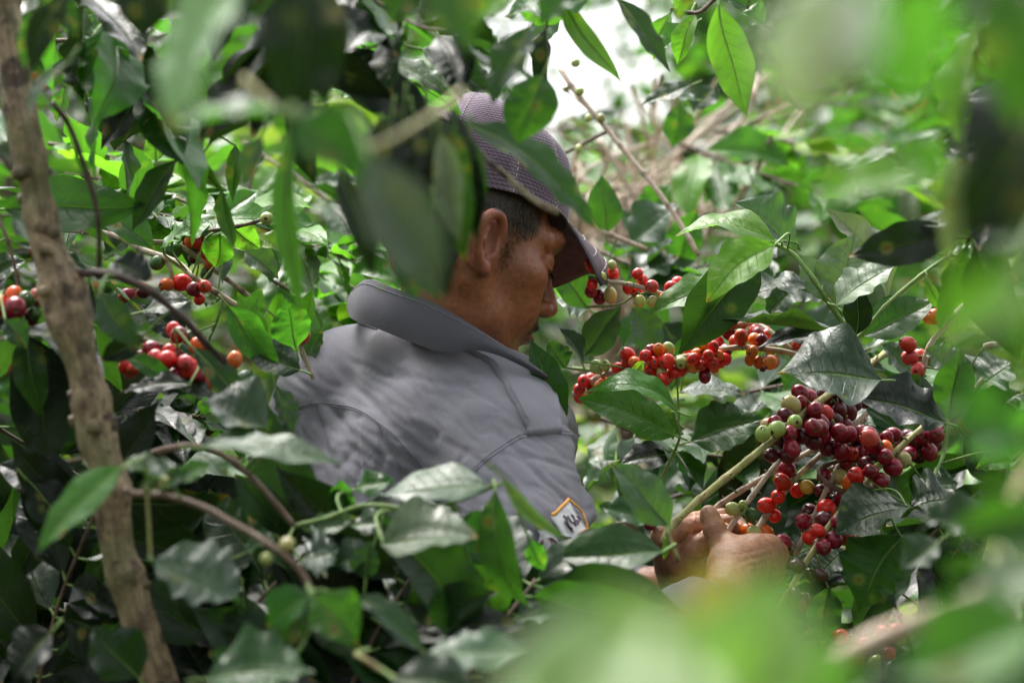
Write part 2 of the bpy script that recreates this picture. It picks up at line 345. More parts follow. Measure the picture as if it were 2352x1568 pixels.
class Branch:
    def __init__(s, label, group, stems, d=1.95, mat='tan', name='coffee_branch', cat='coffee branch', node=.024, step=.006, rough=.07, parent=None, sides=10):
        "stems: list of (radius in px, [(x, y[, d]) ...][, material])"
        s.paths = []; s.mat = mat; s.d = d
        stems = [(st[0], [(p[0], p[1], dmap(p[2] if len(p) > 2 else d)) for p in st[1]], *st[2:]) for st in stems]
        P0 = stems[0][1]
        s.org = P(*P0[0]); s.root = parent or empty(name, s.org, label, cat, group)
        if parent: s.org = np.array(parent.location)
        for i, st in enumerate(stems):
            pts = [tuple(p) if len(p) > 2 else (*p, d) for p in st[1]]
            w = np.array([[*P(*p), st[0] / K * p[2]] for p in pts])
            sp = spline(w, step); k = len(sp); sp[:, 3] *= np.linspace(1.0, .86, k)
            s.paths.append(sp[:, :4]); geo = Geo()
            tube(geo, sp, sp[:, 3], sides, node, rough, seed=abs(i + int(pts[0][0])))
            m = M_STEM[st[2] if len(st) > 2 else mat]
            # little bud stubs at the nodes
            g = np.random.default_rng(abs(int(pts[0][0]) + i)); arc = np.concatenate([[0], np.cumsum(np.linalg.norm(np.diff(sp[:, :3], axis=0), axis=1))])
            if node:
                for q in np.arange(node, arc[-1], node):
                    j = int(np.searchsorted(arc, q)); j = min(j, k - 2); tan = unit(sp[j + 1, :3] - sp[j, :3])
                    for _ in range(g.integers(0, 3)):
                        o = unit(np.cross(tan, g.normal(size=3))); b = sp[j, :3] + o * sp[j, 3] * .8; ln = sp[j, 3] * g.uniform(.5, 1.5)
                        tube(geo, [b, b + o * ln * .6 + tan * ln * .3, b + o * ln + tan * ln * .2], [sp[j, 3] * .38, sp[j, 3] * .22, sp[j, 3] * .26], 5, tint=(.6, .6, .6))
            link('stem' if i == 0 else 'side_stem', geo.mesh('stem', [m], s.org), s.root)
        s.allp = np.concatenate(s.paths)
    def near(s, p):
        dd = np.linalg.norm(s.allp[:, :3] - p, axis=1); j = dd.argmin(); return s.allp[j, :3], dd[j], s.allp[j, 3]
    def leaf(s, x0, y0, x1, y1, w, d=None, col='m', n='m', dd=0., nu=26, nv=11, c=None, jit=.12, reach=.09, **kw):
        d = dmap(d or s.d)
        seed = abs(int(x0 * 7 + y0 * 13 + x1 * 3 + y1)) % 99991; g = np.random.default_rng(seed)
        a, b = P(x0, y0, d), P(x1, y1, d + dd)
        N = unit(np.array(LN[n] if isinstance(n, str) else n, float)) + g.normal(size=3) * jit
        ax = unit(b - a); nn = unit(N - ax * (N @ ax)); u = np.cross(ax, nn)
        W = w / K * d / max(.42, math.hypot(u[0], u[2]) * (1 if abs(ax[1]) < .7 else 1.3))
        kw.setdefault('bow', g.uniform(.02, .10)); kw.setdefault('bend', g.uniform(-.05, .05)); kw.setdefault('fold', g.uniform(.05, .32)); kw.setdefault('wave', g.uniform(.08, .2))
        v, q, uv = leaf_geo(a, b, W, N, nu, nv, seed=seed, **kw); geo = Geo(); geo.add(v, q, (), uv)
        # petiole
        sp, dist, sr = s.near(a)
        a2 = v.reshape(nu, nv, 3)[1, nv // 2]
        if dist > .004 and dist < reach:
            mid = (a + sp) / 2 + np.array([0, 0, dist * .12]) - ax * dist * .15
            tube(geo, spline([sp, mid, a2], .004), .0011, 6, mi=1)
        else: tube(geo, spline([a - ax * .012, a - ax * .005, a2], .004), .0011, 6, mi=1)
        rib = v.reshape(nu, nv, 3)[:, nv // 2] ; k = int(nu * .8); tube(geo, rib[:k] - nn * .0002, np.linspace(.0011, .0003, k), 5, mi=1)
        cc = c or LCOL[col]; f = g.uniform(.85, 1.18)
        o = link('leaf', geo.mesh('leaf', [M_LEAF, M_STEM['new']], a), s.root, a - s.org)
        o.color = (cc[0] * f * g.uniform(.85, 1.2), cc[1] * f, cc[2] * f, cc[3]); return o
    def leaves(s, text):
        for line in text.strip().splitlines():
            line = line.split('#')[0].split()
            if not line: continue
            kw = {}
            pos = []
            for t in line:
                if '=' in t: k, vv = t.split('='); kw[k] = int(vv) if k in ('nu', 'nv') else float(vv)
                else: pos.append(t)
            x0, y0, x1, y1, w = map(float, pos[:5]); d = float(pos[5]) if len(pos) > 5 else None
            s.leaf(x0, y0, x1, y1, w, d, pos[6] if len(pos) > 6 else 'm', pos[7] if len(pos) > 7 else 'm', **kw)
    def cherries(s, text, f=(1, 0, 0), r=19.5, d=None, dark=False, fill=None):
        "text: 'x y c' triples, separated by commas; f = (scale, x offset, y offset) of the measuring frame"
        items = [t.split() for t in text.replace('\n', ' ').split(',') if t.strip()]
        g = np.random.default_rng(len(text))
        if dark: items += [[str(float(t[0]) + g.uniform(-75, 75)), str(float(t[1]) + g.uniform(-55, 55)), 'kRR'[g.integers(0, 3)]] for t in items if t[2] in 'rRk' and g.random() < .42]
        if fill: items += [[str(float(t[0]) + g.uniform(-70, 70)), str(float(t[1]) + g.uniform(-60, 60)), fill[g.integers(0, len(fill))]] for t in items if t[2] in 'rRoxzp' and g.random() < .5]
        pos = []; rad = []; base = []; cols = []
        for it in items:
            x, y, c = float(it[0]) * f[0] + f[1], float(it[1]) * f[0] + f[2], it[2]
            if dark and c == 'r' and g.random() < .5: c = 'R'
            elif dark and c == 'R' and g.random() < .3: c = 'k'
            rr = r * (float(it[3]) if len(it) > 3 else 1) * g.uniform(.84, 1.12)
            a2 = s.allp; px = np.stack([a2[:, 0] / a2[:, 1] * K + 1176, 784 - (a2[:, 2] - CAM_Z) / a2[:, 1] * K], 1)
            dd = np.hypot(px[:, 0] - x, px[:, 1] - y); j = dd.argmin(); dj = (d or a2[j, 1])
            R = rr / K * dj; front = -1 if g.random() < .62 else 1
            off = front * max(0, (a2[j, 3] + R) * 1.0 - dd[j] / K * dj * .7)
            if c == 'k': off = abs(off) + .012
            pos.append(P(x, y, dj + off)); rad.append(R); base.append(a2[j, :3]); cols.append(c)
        pos = np.array(pos); rad = np.array(rad); view = unit(pos - np.array([0, 0, CAM_Z]))
        for _ in range(60):
            for i in range(len(pos)):
                for j in range(i):
                    dv = pos[i] - pos[j]; L = np.linalg.norm(dv); m = (rad[i] + rad[j]) * .97
                    if L < m:
                        sgn = 1 if dv[1] >= 0 else -1; push = (m - L) * .5
                        pos[i] += view[i] * sgn * push; pos[j] -= view[j] * sgn * push
        for p, R, b, c in zip(pos, rad, base, cols):
            cc = CCOL[c]; dr = unit(unit(p - b) + g.normal(size=3) * .25)
            o = link('cherry', CHERRY[g.integers(0, 5)], s.root, p - s.org)
            o.rotation_euler = (V(dr).to_track_quat('Z', 'Y') @ Matrix.Rotation(g.uniform(0, 6), 3, 'Z').to_quaternion()).to_euler()
            k = g.uniform(.8, 1.2); o.scale = (R, R, R) if c != 'b' else (R * .85, R * .9, R)
            o.color = (cc[0] * k, cc[1] * k * g.uniform(.8, 1.3), cc[2] * k, cc[3])
# ---------------------------------------------------------------- ground and the shrubs and trees behind
me = mesh_np('ground', [(-120, -60, 0), (120, -60, 0), (120, 180, 0), (-120, 180, 0)], [[(0, 1, 2, 3)]], mats=[M_GROUND])
tag(link('ground', me), kind='structure')

def leaf_template(nu, nv, seed, **kw):
    return leaf_geo((0, 0, 0), (0, 1, 0), .42, (0, 0, 1), nu, nv, seed=seed, **kw)
def crown_arrays(g, frames, tmpls, cols):
    "frames: list of (pos, dir, normal, length); returns Geo"
    geo = Geo(); fr = frames
    pos = np.array([f[0] for f in fr]); d = unit(np.array([f[1] for f in fr])); nn = np.array([f[2] for f in fr]); L = np.array([f[3] for f in fr])
    nn = unit(nn - d * (nn * d).sum(1, keepdims=True)); u = np.cross(d, nn)
    pick = g.integers(0, len(tmpls), len(fr))
    for k, (tv, tq, tuv) in enumerate(tmpls):
        idx = np.where(pick == k)[0]
        if not len(idx): continue
        v = pos[idx][:, None] + L[idx][:, None, None] * (tv[None, :, 0:1] * u[idx][:, None] + tv[None, :, 1:2] * d[idx][:, None] + tv[None, :, 2:3] * nn[idx][:, None])
        nvt = len(tv); q = (tq[None] + (np.arange(len(idx)) * nvt)[:, None, None]).reshape(-1, 4)
        c = cols[g.integers(0, len(cols), len(idx))] * g.uniform(.7, 1.3, (len(idx), 1))
        geo.add(v.reshape(-1, 3), q, (), np.tile(tuv, (len(idx), 1)), np.repeat(c, nvt, 0))
    return geo
CC = np.array([(.010, .050, .011), (.016, .078, .014), (.028, .12, .018), (.02, .09, .02), (.08, .19, .022), (.035, .065, .03), (.009, .036, .010)])

def make_shrub(seed, H, R, hi=False, dens=1.0, dark=1.0, pal_=None):
    g = np.random.default_rng(seed); wood = Geo(); fr = []; ch = []
    stems = []
    for k in range(g.integers(1, 3)):
        b = np.array([g.uniform(-.1, .1), g.uniform(-.1, .1), -.02]); lean = np.array([g.uniform(-.12, .12), g.uniform(-.12, .12), 0])
        pts = [b + lean * t * H + np.array([g.normal() * .02, g.normal() * .02, t * H]) for t in np.linspace(0, 1, 7)]
        sp = spline(pts, .05); tube(wood, sp, np.linspace(.022, .005, len(sp)), 8, .12, .08, seed + k); stems.append(sp)
    for sp in stems:
        z = .25; az = g.uniform(0, 6)
        while z < H:
            j = min(len(sp) - 1, int(z / H * len(sp))); az += 1.4 + g.uniform(-.3, .3)
            for side in (0, np.pi):
                f = 1 - (z / H)**2 * .75; ln = R * f * g.uniform(.6, 1.1); a = az + side
                dr = np.array([np.cos(a), np.sin(a), g.uniform(.15, .55)]); n = max(4, int(ln / .05)); p = sp[j].copy(); pl = [p.copy()]; dirs = []
                for i in range(n):
                    dr = unit(dr + np.array([g.normal() * .05, g.normal() * .05, -.045])); p = p + dr * ln / n; pl.append(p.copy()); dirs.append(dr.copy())
                tube(wood, pl, np.linspace(.005, .0018, len(pl)), 5, cap=False)
                for i in range(1, len(pl)):
                    if i < len(pl) * .25 and g.random() < .6: continue
                    if g.random() > dens: continue
                    sidev = unit(np.cross(dirs[i - 1], [0, 0, 1]))
                    for s_ in (-1, 1):
                        dv = unit(sidev * s_ + dirs[i - 1] * g.uniform(.1, .9) + np.array([0, 0, g.uniform(-.8, .25)]))
                        fr.append((pl[i] + dv * .01, dv, np.array([0, 0, 1]) + g.normal(size=3) * .35, g.uniform(.09, .165)))
                    if g.random() < .18:
                        for _ in range(g.integers(2, 6)): ch.append(pl[i] + g.normal(size=3) * .012)
            z += g.uniform(.07, .13)
    tm = [leaf_template(13 if hi else 8, 7 if hi else 5, s, bow=b, fold=f, wave=.16, quilt=.05 if hi else 0) for s, b, f in ((1, .08, .2), (2, -.1, .3), (3, -.18, .12), (4, .04, .35), (5, -.05, .1))]
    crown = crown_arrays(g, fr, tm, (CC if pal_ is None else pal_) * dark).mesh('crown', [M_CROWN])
    cg = Geo(); t = np.linspace(0, np.pi, 6); th = np.linspace(0, 2 * np.pi, 8, endpoint=False)
    sv = np.stack([np.sin(t)[:, None] * np.cos(th), np.sin(t)[:, None] * np.sin(th), np.repeat(-np.cos(t)[:, None], 8, 1)], -1).reshape(-1, 3); sq = grid_quads(6, 8, True)
    pal = np.array([CCOL[c][:3] for c in 'rrRgGoor'])
    for p in ch: cg.add(sv * g.uniform(.006, .0085) + p, sq, (), None, np.tile(pal[g.integers(0, len(pal))], (len(sv), 1)))
    return wood.mesh('trunk', [M_STEM['brn']]), crown, cg.mesh('cherries', [M_BERRY])
def berry_mat():
    s = NT('distant_cherries'); p = s.n('BsdfPrincipled'); s.set(p.inputs['Base Color'], s.n('Attribute', attribute_name='tint').outputs['Color']); p.inputs['Roughness'].default_value = .25; return s.done(p)
M_BERRY = berry_mat()
SHRUB = [make_shrub(11, 2.3, .75, True), make_shrub(12, 2.1, .8, pal_=np.array([(.08, .16, .02), (.13, .21, .03), (.20, .26, .06), (.18, .20, .11), (.04, .11, .02), (.30, .31, .17)])), make_shrub(13, 2.4, .85), make_shrub(14, 1.25, .7, True), make_shrub(15, 1.3, .6, True, 1.0, .22), make_shrub(16, 2.4, .85, False, 1.0, .3)]  # pale and dark variants put haze and shade into their leaf colours
def shrub(x, y, k, rot, sc, label):
    t = empty('coffee_shrub', (x, y, 0), label, 'coffee shrub', 'coffee shrubs behind the picker'); t.rotation_euler.z = rot; t.scale = (sc,) * 3
    for nm, m in zip(('trunk', 'crown', 'cherries'), SHRUB[k]): 
        o = link(nm, m, t)
        if nm == 'cherries': o['kind'] = 'stuff'
SH = [(-.62, 2.75, 0, .3, .80, 'bright coffee shrub just behind the fruiting branch at the left'),
 (-.28, 3.1, 3, 1.3, .95, 'coffee shrub behind the left shoulder of the picker'),
 (.55, 2.95, 3, 2.2, 1.02, 'low coffee shrub directly behind the cherries being picked'),
 (.30, 3.35, 1, .7, .70, 'coffee shrub seen between the cap and the lime leaves'),
 (.95, 3.3, 1, 4.0, .80, 'coffee shrub behind the pink cherries at the right edge'),
 (-1.05, 3.4, 5, 2.0, .95, 'tall dark coffee shrub at the far left edge'),
 (-.45, 4.3, 1, 1.1, .98, 'coffee shrub in the second row behind the hanging leaves at the left'),
 (.15, 5.0, 2, 5.1, .81, 'coffee shrub below the bright gap of sky'),
 (.75, 4.6, 2, 2.7, .84, 'second row coffee shrub at the right of the picture'),
 (1.35, 4.4, 1, 3.4, 1.05, 'second row coffee shrub close to the right edge'),
 (-1.35, 5.0, 5, .2, 1.1, 'second row coffee shrub beyond the top left corner leaves'),
 (.45, 6.6, 1, 1.9, .85, 'third row coffee shrub just right of the sky gap'),
 (.78, 6.0, 2, 4.4, 1.0, 'coffee shrub directly right of the sky gap under the hanging olive leaf'),
 (1.3, 6.4, 2, 4.4, 1.02, 'third row coffee shrub in the middle of the right side'),
 (-.55, 6.8, 2, 3.0, 1.05, 'third row coffee shrub behind the leaves over the cap'),
 (2.1, 6.2, 1, 5.5, 1.15, 'third row coffee shrub at the right margin'),
 (-1.7, 7.0, 5, 2.5, 1.2, 'third row coffee shrub at the left margin'),
 (.35, 8.6, 2, .9, 1.02, 'distant coffee shrub under the sky gap'),
 (1.4, 8.8, 1, 3.9, 1.15, 'distant coffee shrub to the right of the sky gap'),
 (-.8, 9.0, 2, 4.9, 1.2, 'distant coffee shrub to the left of the sky gap')]
SH += [(-.78, 1.95, 4, .5, 1.0, 'dark low coffee shrub in the lower left corner behind the trunk'), (-.55, 2.35, 4, 2.5, 1.03, 'dark low coffee shrub left of the picker, below the cherries'),  # deep shade of the lower left is put into these leaf colours
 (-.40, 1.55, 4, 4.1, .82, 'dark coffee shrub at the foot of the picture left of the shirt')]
SH += [(-2.5, 2.6, 2, 1.9, 1.0, 'coffee shrub well left of the picker, outside the picture'), (-2.7, 4.6, 5, .9, 1.05, 'coffee shrub far left in the second row, outside the picture'), (2.4, 3.2, 2, 2.9, 1.0, 'coffee shrub well right of the picked branches, outside the picture')]
for a in SH: shrub(*a)

def make_tree(x, y, H, R, seed, label):
    g = np.random.default_rng(seed); t = empty('shade_tree', (x, y, 0), label, 'tree', 'shade trees beyond the coffee'); wood = Geo(); fr = []
    sp = spline([np.array([g.normal() * .1 * k, g.normal() * .1 * k, H * k / 5 * .8]) for k in range(6)], .2); tube(wood, sp, np.linspace(.16, .05, len(sp)), 10, 0, .08, seed)
    for k in range(70):
        j = g.integers(int(len(sp) * .35), len(sp)); a = g.uniform(0, 6.28); ln = R * g.uniform(.4, 1.1); dr = np.array([np.cos(a), np.sin(a), g.uniform(0, .8)]); p = sp[j].copy(); pl = [p]
        for i in range(6): dr = unit(dr + g.normal(size=3) * .18); p = p + dr * ln / 6; pl.append(p)
        tube(wood, pl, np.linspace(.04, .008, 7), 5, cap=False)
        for i in range(2, 7):
            for _ in range(14):
                q = pl[i] + g.normal(size=3) * np.array([.3, .3, .2]); fr.append((q, g.normal(size=3) + [0, 0, -.4], np.array([0, 0, 1]) + g.normal(size=3) * .5, g.uniform(.14, .26)))
    tm = [leaf_template(5, 3, s, bow=-.1, fold=.2) for s in (1, 2)]
    link('trunk', wood.mesh('trunk', [M_STEM['brn']]), t); link('crown', crown_arrays(g, fr, tm, CC * .9).mesh('crown', [M_CROWN]), t)
make_tree(-1.9, 12.5, 6.5, 2.4, 51, 'tall shade tree beyond the coffee at the left')
make_tree(2.5, 12, 4.8, 1.7, 52, 'tall shade tree beyond the coffee at the right')
make_tree(-1.9, 17, 7.0, 2.5, 53, 'far shade tree left of the sky gap')
make_tree(2.9, 18, 5.0, 2.3, 54, 'far shade tree right of the sky gap')
# tangle of bare twigs in the bright background right of the cap
g = np.random.default_rng(77); TW = Geo(); root = P(1440, 900, 3.1)
for k in range(80):
    a = P(g.uniform(1280, 1620), g.uniform(380, 620), g.uniform(2.8, 3.4)); b = P(g.uniform(1230, 1850), g.uniform(150, 560), g.uniform(2.8, 3.6)); m = (a + b) / 2 + g.normal(size=3) * .03
    tube(TW, spline([root + g.normal(size=3) * .04, (root + a) / 2 + g.normal(size=3) * .02, a, m, b], .03), g.uniform(.0015, .0042), 5, .05, .05, k, cap=False)
o = empty('bare_shrub', (root[0], root[1], 0), 'tangle of bare pale pinkish twigs in the bright gap right of the cap', 'bare shrub')
link('twigs', TW.mesh('twigs', [M_STEM['tan']], o.location), o)
sp = spline([np.array([root[0], root[1], 0]), np.array([root[0] + .02, root[1], .6]), root], .03); TK = Geo(); tube(TK, sp, np.linspace(.02, .012, len(sp)), 8, .1, .1, 3); link('trunk', TK.mesh('trunk', [M_STEM['brn']], o.location), o)
# ---------------------------------------------------------------- the person: shapes grown as one smooth surface from a distance field
import openvdb
class Field:
    def __init__(s, lo, hi, h):
        s.lo = np.asarray(lo, float); s.h = h; s.n = np.ceil((np.asarray(hi, float) - s.lo) / h).astype(int) + 1
        s.f = np.full(s.n, .05, np.float32); s.ax = [s.lo[i] + h * np.arange(s.n[i]) for i in range(3)]
    def box(s, lo, hi, m):
        a = np.clip(np.floor((lo - m - s.lo) / s.h).astype(int), 0, s.n); b = np.clip(np.ceil((hi + m - s.lo) / s.h).astype(int) + 1, 0, s.n)
        if (b <= a).any(): return None
        sl = tuple(slice(a[i], b[i]) for i in range(3))
        return sl, np.stack(np.meshgrid(*[s.ax[i][sl[i]] for i in range(3)], indexing='ij'), -1)
    def comb(s, sl, d, k, sub):
        f = s.f[sl]
        if sub: d = -d; h = np.clip(.5 - .5 * (f - d) / k, 0, 1); r = f * (1 - h) + d * h + k * h * (1 - h)      # smooth max
        else: h = np.clip(.5 + .5 * (f - d) / k, 0, 1); r = f * (1 - h) + d * h - k * h * (1 - h)
        s.f[sl] = r
    def ell(s, c, r, k=.01, R=None, sub=False):
        c = np.asarray(c, float); r = np.broadcast_to(np.asarray(r, float), (3,)); m = r.max(); g = s.box(c - m, c + m, k + .012)
        if g is None: return
        sl, X = g; q = X - c
        if R is not None: q = q @ R
        k0 = np.linalg.norm(q / r, axis=-1); k1 = np.linalg.norm(q / r**2, axis=-1) + 1e-9
        s.comb(sl, (k0 * (k0 - 1) / k1).astype(np.float32), k, sub)
    def cap(s, a, b, ra, rb=None, k=.01, sub=False, flat=None):
        a = np.asarray(a, float); b = np.asarray(b, float); rb = ra if rb is None else rb; m = max(ra, rb)
        g = s.box(np.minimum(a, b) - m, np.maximum(a, b) + m, k + .012)
        if g is None: return
        sl, X = g; ab = b - a; t = np.clip(((X - a) @ ab) / (ab @ ab), 0, 1)
        d = np.linalg.norm(X - a - t[..., None] * ab, axis=-1) - (ra + (rb - ra) * t); s.comb(sl, d.astype(np.float32), k, sub)
    def chain(s, pts, rad, k=.01, sub=False):
        for i in range(len(pts) - 1): s.cap(pts[i], pts[i + 1], rad[i], rad[i + 1], k, sub)
    def surf(s):
        g = openvdb.FloatGrid(.05); g.copyFromArray(np.ascontiguousarray(s.f)); g.transform = openvdb.createLinearTransform(1.0)
        p, t, q = g.convertToPolygons(isovalue=0., adaptivity=0.)
        return np.asarray(p, float) * s.h + s.lo, np.asarray(q)[:, ::-1], np.asarray(t)[:, ::-1] if len(t) else np.zeros((0, 3), int)
def vnormals(v, q):
    n = np.zeros_like(v); fn = np.cross(v[q[:, 2]] - v[q[:, 0]], v[q[:, 3]] - v[q[:, 1]])
    for k in range(4): np.add.at(n, q[:, k], fn)
    return unit(n)
def smooth_mesh(v, q, it=2, lam=.5):
    e = np.concatenate([q[:, [0, 1]], q[:, [1, 2]], q[:, [2, 3]], q[:, [3, 0]]]); 
    for _ in range(it):
        s = np.zeros_like(v); c = np.zeros(len(v)); np.add.at(s, e[:, 0], v[e[:, 1]]); np.add.at(s, e[:, 1], v[e[:, 0]]); np.add.at(c, e[:, 0], 1); np.add.at(c, e[:, 1], 1)
        v = v + lam * (s / np.maximum(c, 1)[:, None] - v)
    return v
def gauss(x, y, cx, cy, sx, sy): return np.exp(-((x - cx) / sx)**2 - ((y - cy) / sy)**2)

# head frame: x forward (nose), y left, z up, origin between the eyes' level and the ears
YAW, PITCH, ROLL = math.radians(29), math.radians(17.5), math.radians(-2)
HR = np.array((Matrix.Rotation(YAW, 3, 'Z') @ Matrix.Rotation(PITCH, 3, 'Y') @ Matrix.Rotation(ROLL, 3, 'X')))
HO = P(1068, 550, 2.0)
HS = 1.0
def H(p): return HO + (np.asarray(p, float) * HS) @ HR.T
def unH(w): return ((w - HO) @ HR) / HS

NKL = unH(P(1075, 815, 2.085))
hd = Field((-.135, -.105, -.20), (.145, .105, .14), .0016)
hd.ell((-.018, 0, .035), (.096, .074, .085), .01)
hd.ell((.028, 0, -.02), (.062, .058, .080), .02)
hd.ell((.030, 0, -.072), (.048, .043, .036), .02)
for y in (-1, 1):
    hd.chain([(-.012, .056 * y, -.050), (.02, .044 * y, -.076), (.062, .018 * y, -.100)], [.014, .013, .012], .018)
    hd.ell((.052, .044 * y, -.022), (.024, .020, .018), .018)                     # cheekbone
    hd.ell((.060, .030 * y, -.052), (.022, .020, .024), .018)                     # cheek by the mouth
    hd.chain([(.066, .046 * y, .018), (.082, .030 * y, .023), (.089, .010 * y, .017)], [.009, .010, .009], .014)   # brow
    hd.ell((-.02, .058 * y, .0), (.03, .014, .04), .02)
hd.ell((.078, 0, -.058), (.020, .027, .024), .016)
hd.ell((.076, 0, -.099), (.014, .018, .013), .012)
for y in (-1, 1):
    hd.ell((.093, .033 * y, .001), (.014, .016, .012), .012, sub=True)
    hd.ell((.0735, .032 * y, .0), (.0125, .0145, .0118), .004)                      # closed lid over the eye
    hd.ell((.0775, .032 * y, -.0075), (.0085, .0125, .004), .003)
hd.chain([(.088, 0, .012), (.096, 0, -.006), (.105, 0, -.025), (.109, 0, -.034)], [.0072, .0070, .0082, .0096], .009)
hd.ell((.1105, 0, -.0370), (.0108, .0112, .0092), .006)
for y in (-1, 1):
    hd.ell((.1005, .0135 * y, -.0425), (.0105, .0065, .0085), .005)
    hd.ell((.1065, .0068 * y, -.0500), (.0055, .0036, .0055), .0025, sub=True)
hd.ell((.0935, 0, -.0635), (.0085, .0215, .0062), .005)
hd.ell((.0915, 0, -.0755), (.0095, .0185, .0068), .005)
for y in (-1, 1):
    hd.chain([(.100, .0215 * y, -.047), (.092, .030 * y, -.058), (.083, .034 * y, -.072)], [.0016, .0020, .0012], .005, sub=True)
    hd.chain([(.086, .030 * y, -.016), (.079, .042 * y, -.012)], [.0012, .0010], .004, sub=True)
    hd.chain([(.070, .0475 * y, .004), (.062, .0535 * y, .008)], [.0012, .0008], .003, sub=True); hd.chain([(.070, .0480 * y, -.001), (.061, .0545 * y, -.003)], [.0012, .0008], .003, sub=True)
hd.ell((.104, 0, -.0693), (.012, .023, .0012), .003, sub=True)
hd.ell((.093, 0, -.0855), (.006, .02, .004), .006, sub=True)
hd.chain([(.002, 0, -.03), (.010, .004, -.075), NKL], [.052, .046, .047], .022)
for y in (-1, 1):
    hd.chain([(-.014, .052 * y, -.03), (.004, .038 * y, -.085), NKL + [.04, .02 * y, 0]], [.015, .013, .013], .02)
    # ear: helix rim, plate, bowl, lobe
    E_ = lambda x, z, o: (x * .88 - .002, (.0765 + o) * y, z * .86 - .015)
    hd.ell(E_(-.020, -.004, .004), (.017, .0042, .027), .004, R=np.array(Matrix.Rotation(math.radians(14 * y), 3, 'Z')))
    rim = [E_(-.004, .000, .000), E_(-.002, .016, .006), E_(-.010, .029, .012), E_(-.022, .031, .017), E_(-.033, .022, .020), E_(-.036, .006, .019), E_(-.031, -.012, .014), E_(-.021, -.025, .009), E_(-.012, -.031, .006)]
    hd.ell(E_(-.016, .002, .010), (.0095, .0065, .0165), .003, sub=True)
    rs_ = spline(np.hstack([np.array(rim), np.array([[.0036], [.0038], [.0040], [.0042], [.0042], [.0038], [.0036], [.0045], [.0055]])]), .0025); hd.chain(rs_[:, :3], rs_[:, 3], .003)
    hd.chain([E_(-.003, -.004, .001), E_(-.003, -.013, .003)], [.0045, .0040], .004)     # tragus
    hd.chain([E_(-.014, -.028, .004), E_(-.008, -.033, .002)], [.0065, .0055], .004)
    hd.chain([E_(-.022, .015, .011), E_(-.026, .0, .012), E_(-.018, -.014, .009)], [.0028, .003, .003], .004)
v, q, t = hd.surf(); v = smooth_mesh(v, q, 1, .4)
hv, hq = v, q; hnorm = vnormals(v, q)
x, y, z = v.T; ay = np.abs(y)
g = np.random.default_rng(2)
face = np.clip((x + .002) / .02, 0, 1)
# stubble, moustache, goatee, brows and the short fade round the ears: real hair colour on the skin
must = 1.3 * gauss(ay, z, .013, -.0560, .018, .0060) * (x > .07) + gauss(ay, z, .024, -.066, .005, .010) * (x > .06)
goat = gauss(ay, z, 0, -.099, .016, .012) * (x > .05) * .75 + gauss(ay, z, 0, -.088, .007, .005) * (x > .07) * .5
brow = gauss(ay, z, .032, .0205, .017, .0038) * (x > .06) * .9
side = np.clip((.058 - x - .9 * np.maximum(0, .022 - z)) / .014, 0, 1) * np.clip((z + .012) / .028, 0, 1) * (ay > .045) * (x > -.004)
sideb = gauss(x, z, .016, -.012, .011, .022) * (ay > .05) * .6
nape = np.clip((z + .045 + .6 * (x + .06)) / .03, 0, 1) * (x < -.035)
top = np.maximum(np.clip((z - .028) / .014, 0, 1) * np.clip((.052 - x) / .02, 0, 1), np.clip((z - .004) / .012, 0, 1) * (x < .01) * (x > -.06))
ear = (ay > .0755) & (x < .004) & (x > -.05) & (z < .014)
hairm = np.clip(1.5 * must + goat + brow + np.maximum.reduce([side, sideb, nape, top]) * (~ear), 0, 1) * (1 if True else 0)
lips = gauss(ay, z, 0, -.069, .024, .0085) * (x > .083)
redd = np.clip(.8 * ear + .5 * gauss(x, z, .112, -.04, .012, .012) * (ay < .02), 0, 1)
lash = gauss(ay, z, .032, -.0095, .013, .0018) * (x > .068) * (x < .092) * (ay > .018)
attr_head = np.stack([np.clip(hairm + lash, 0, 1), lips, redd], 1)
body = Geo(); body.add(H(v), q, t, None, attr_head)

# hands, picture positions and depths; radii in metres
def PX(*p): return np.array([P(*a) for a in p])
hf = Field(P(1490, 1420, 1.84) - [.012, 0, .01], P(1830, 1120, 1.9) * [1, 0, 1] + [.01, 2.13, .012], .0012)
def finger(pts, rad, k=.004): hf.chain(PX(*pts), rad, k)
RW = (1668, 1372, 1.885)
# right hand: back of the hand towards the lens, thumb up, fingers curling away round the twig
hf.chain(PX(RW, (1690, 1300, 1.925)), [.025, .024], .012)
hf.chain(PX((1668, 1310, 1.925), (1672, 1262, 1.945), (1652, 1240, 1.952)), [.017, .0145, .0112], .010)      # thumb metacarpal
finger([(1652, 1240, 1.952), (1642, 1214, 1.955), (1632, 1190, 1.958), (1626, 1178, 1.962)], [.0112, .0102, .0086, .0072])
hf.ell(P(1640, 1216, 1.953), .0104, .004); hf.ell(P(1629, 1184, 1.959), (.0085, .0070, .0105), .004)
hf.chain(PX((1690, 1300, 1.925), (1735, 1268, 1.94), (1768, 1258, 1.950)), [.022, .016, .0118], .012)          # to the index knuckle
hf.chain(PX((1690, 1310, 1.925), (1745, 1288, 1.945), (1779, 1274, 1.965)), [.022, .016, .0125], .012)         # middle knuckle
hf.chain(PX((1690, 1325, 1.925), (1745, 1310, 1.95), (1782, 1296, 1.985)), [.022, .016, .0120], .012)
hf.chain(PX((1690, 1340, 1.93), (1742, 1330, 1.96), (1776, 1318, 2.0)), [.021, .015, .0108], .012)
hf.chain(PX((1672, 1262, 1.95), (1710, 1256, 1.955), (1755, 1258, 1.955)), [.011, .0085, .0095], .008)         # web
hf.ell(P(1766, 1254, 1.948), (.0118, .011, .0105), .006); hf.ell(P(1781, 1272, 1.964), .0125, .006)
finger([(1768, 1258, 1.952), (1772, 1254, 1.985), (1748, 1244, 2.005), (1718, 1232, 1.998)], [.0115, .0096, .0082, .0070])
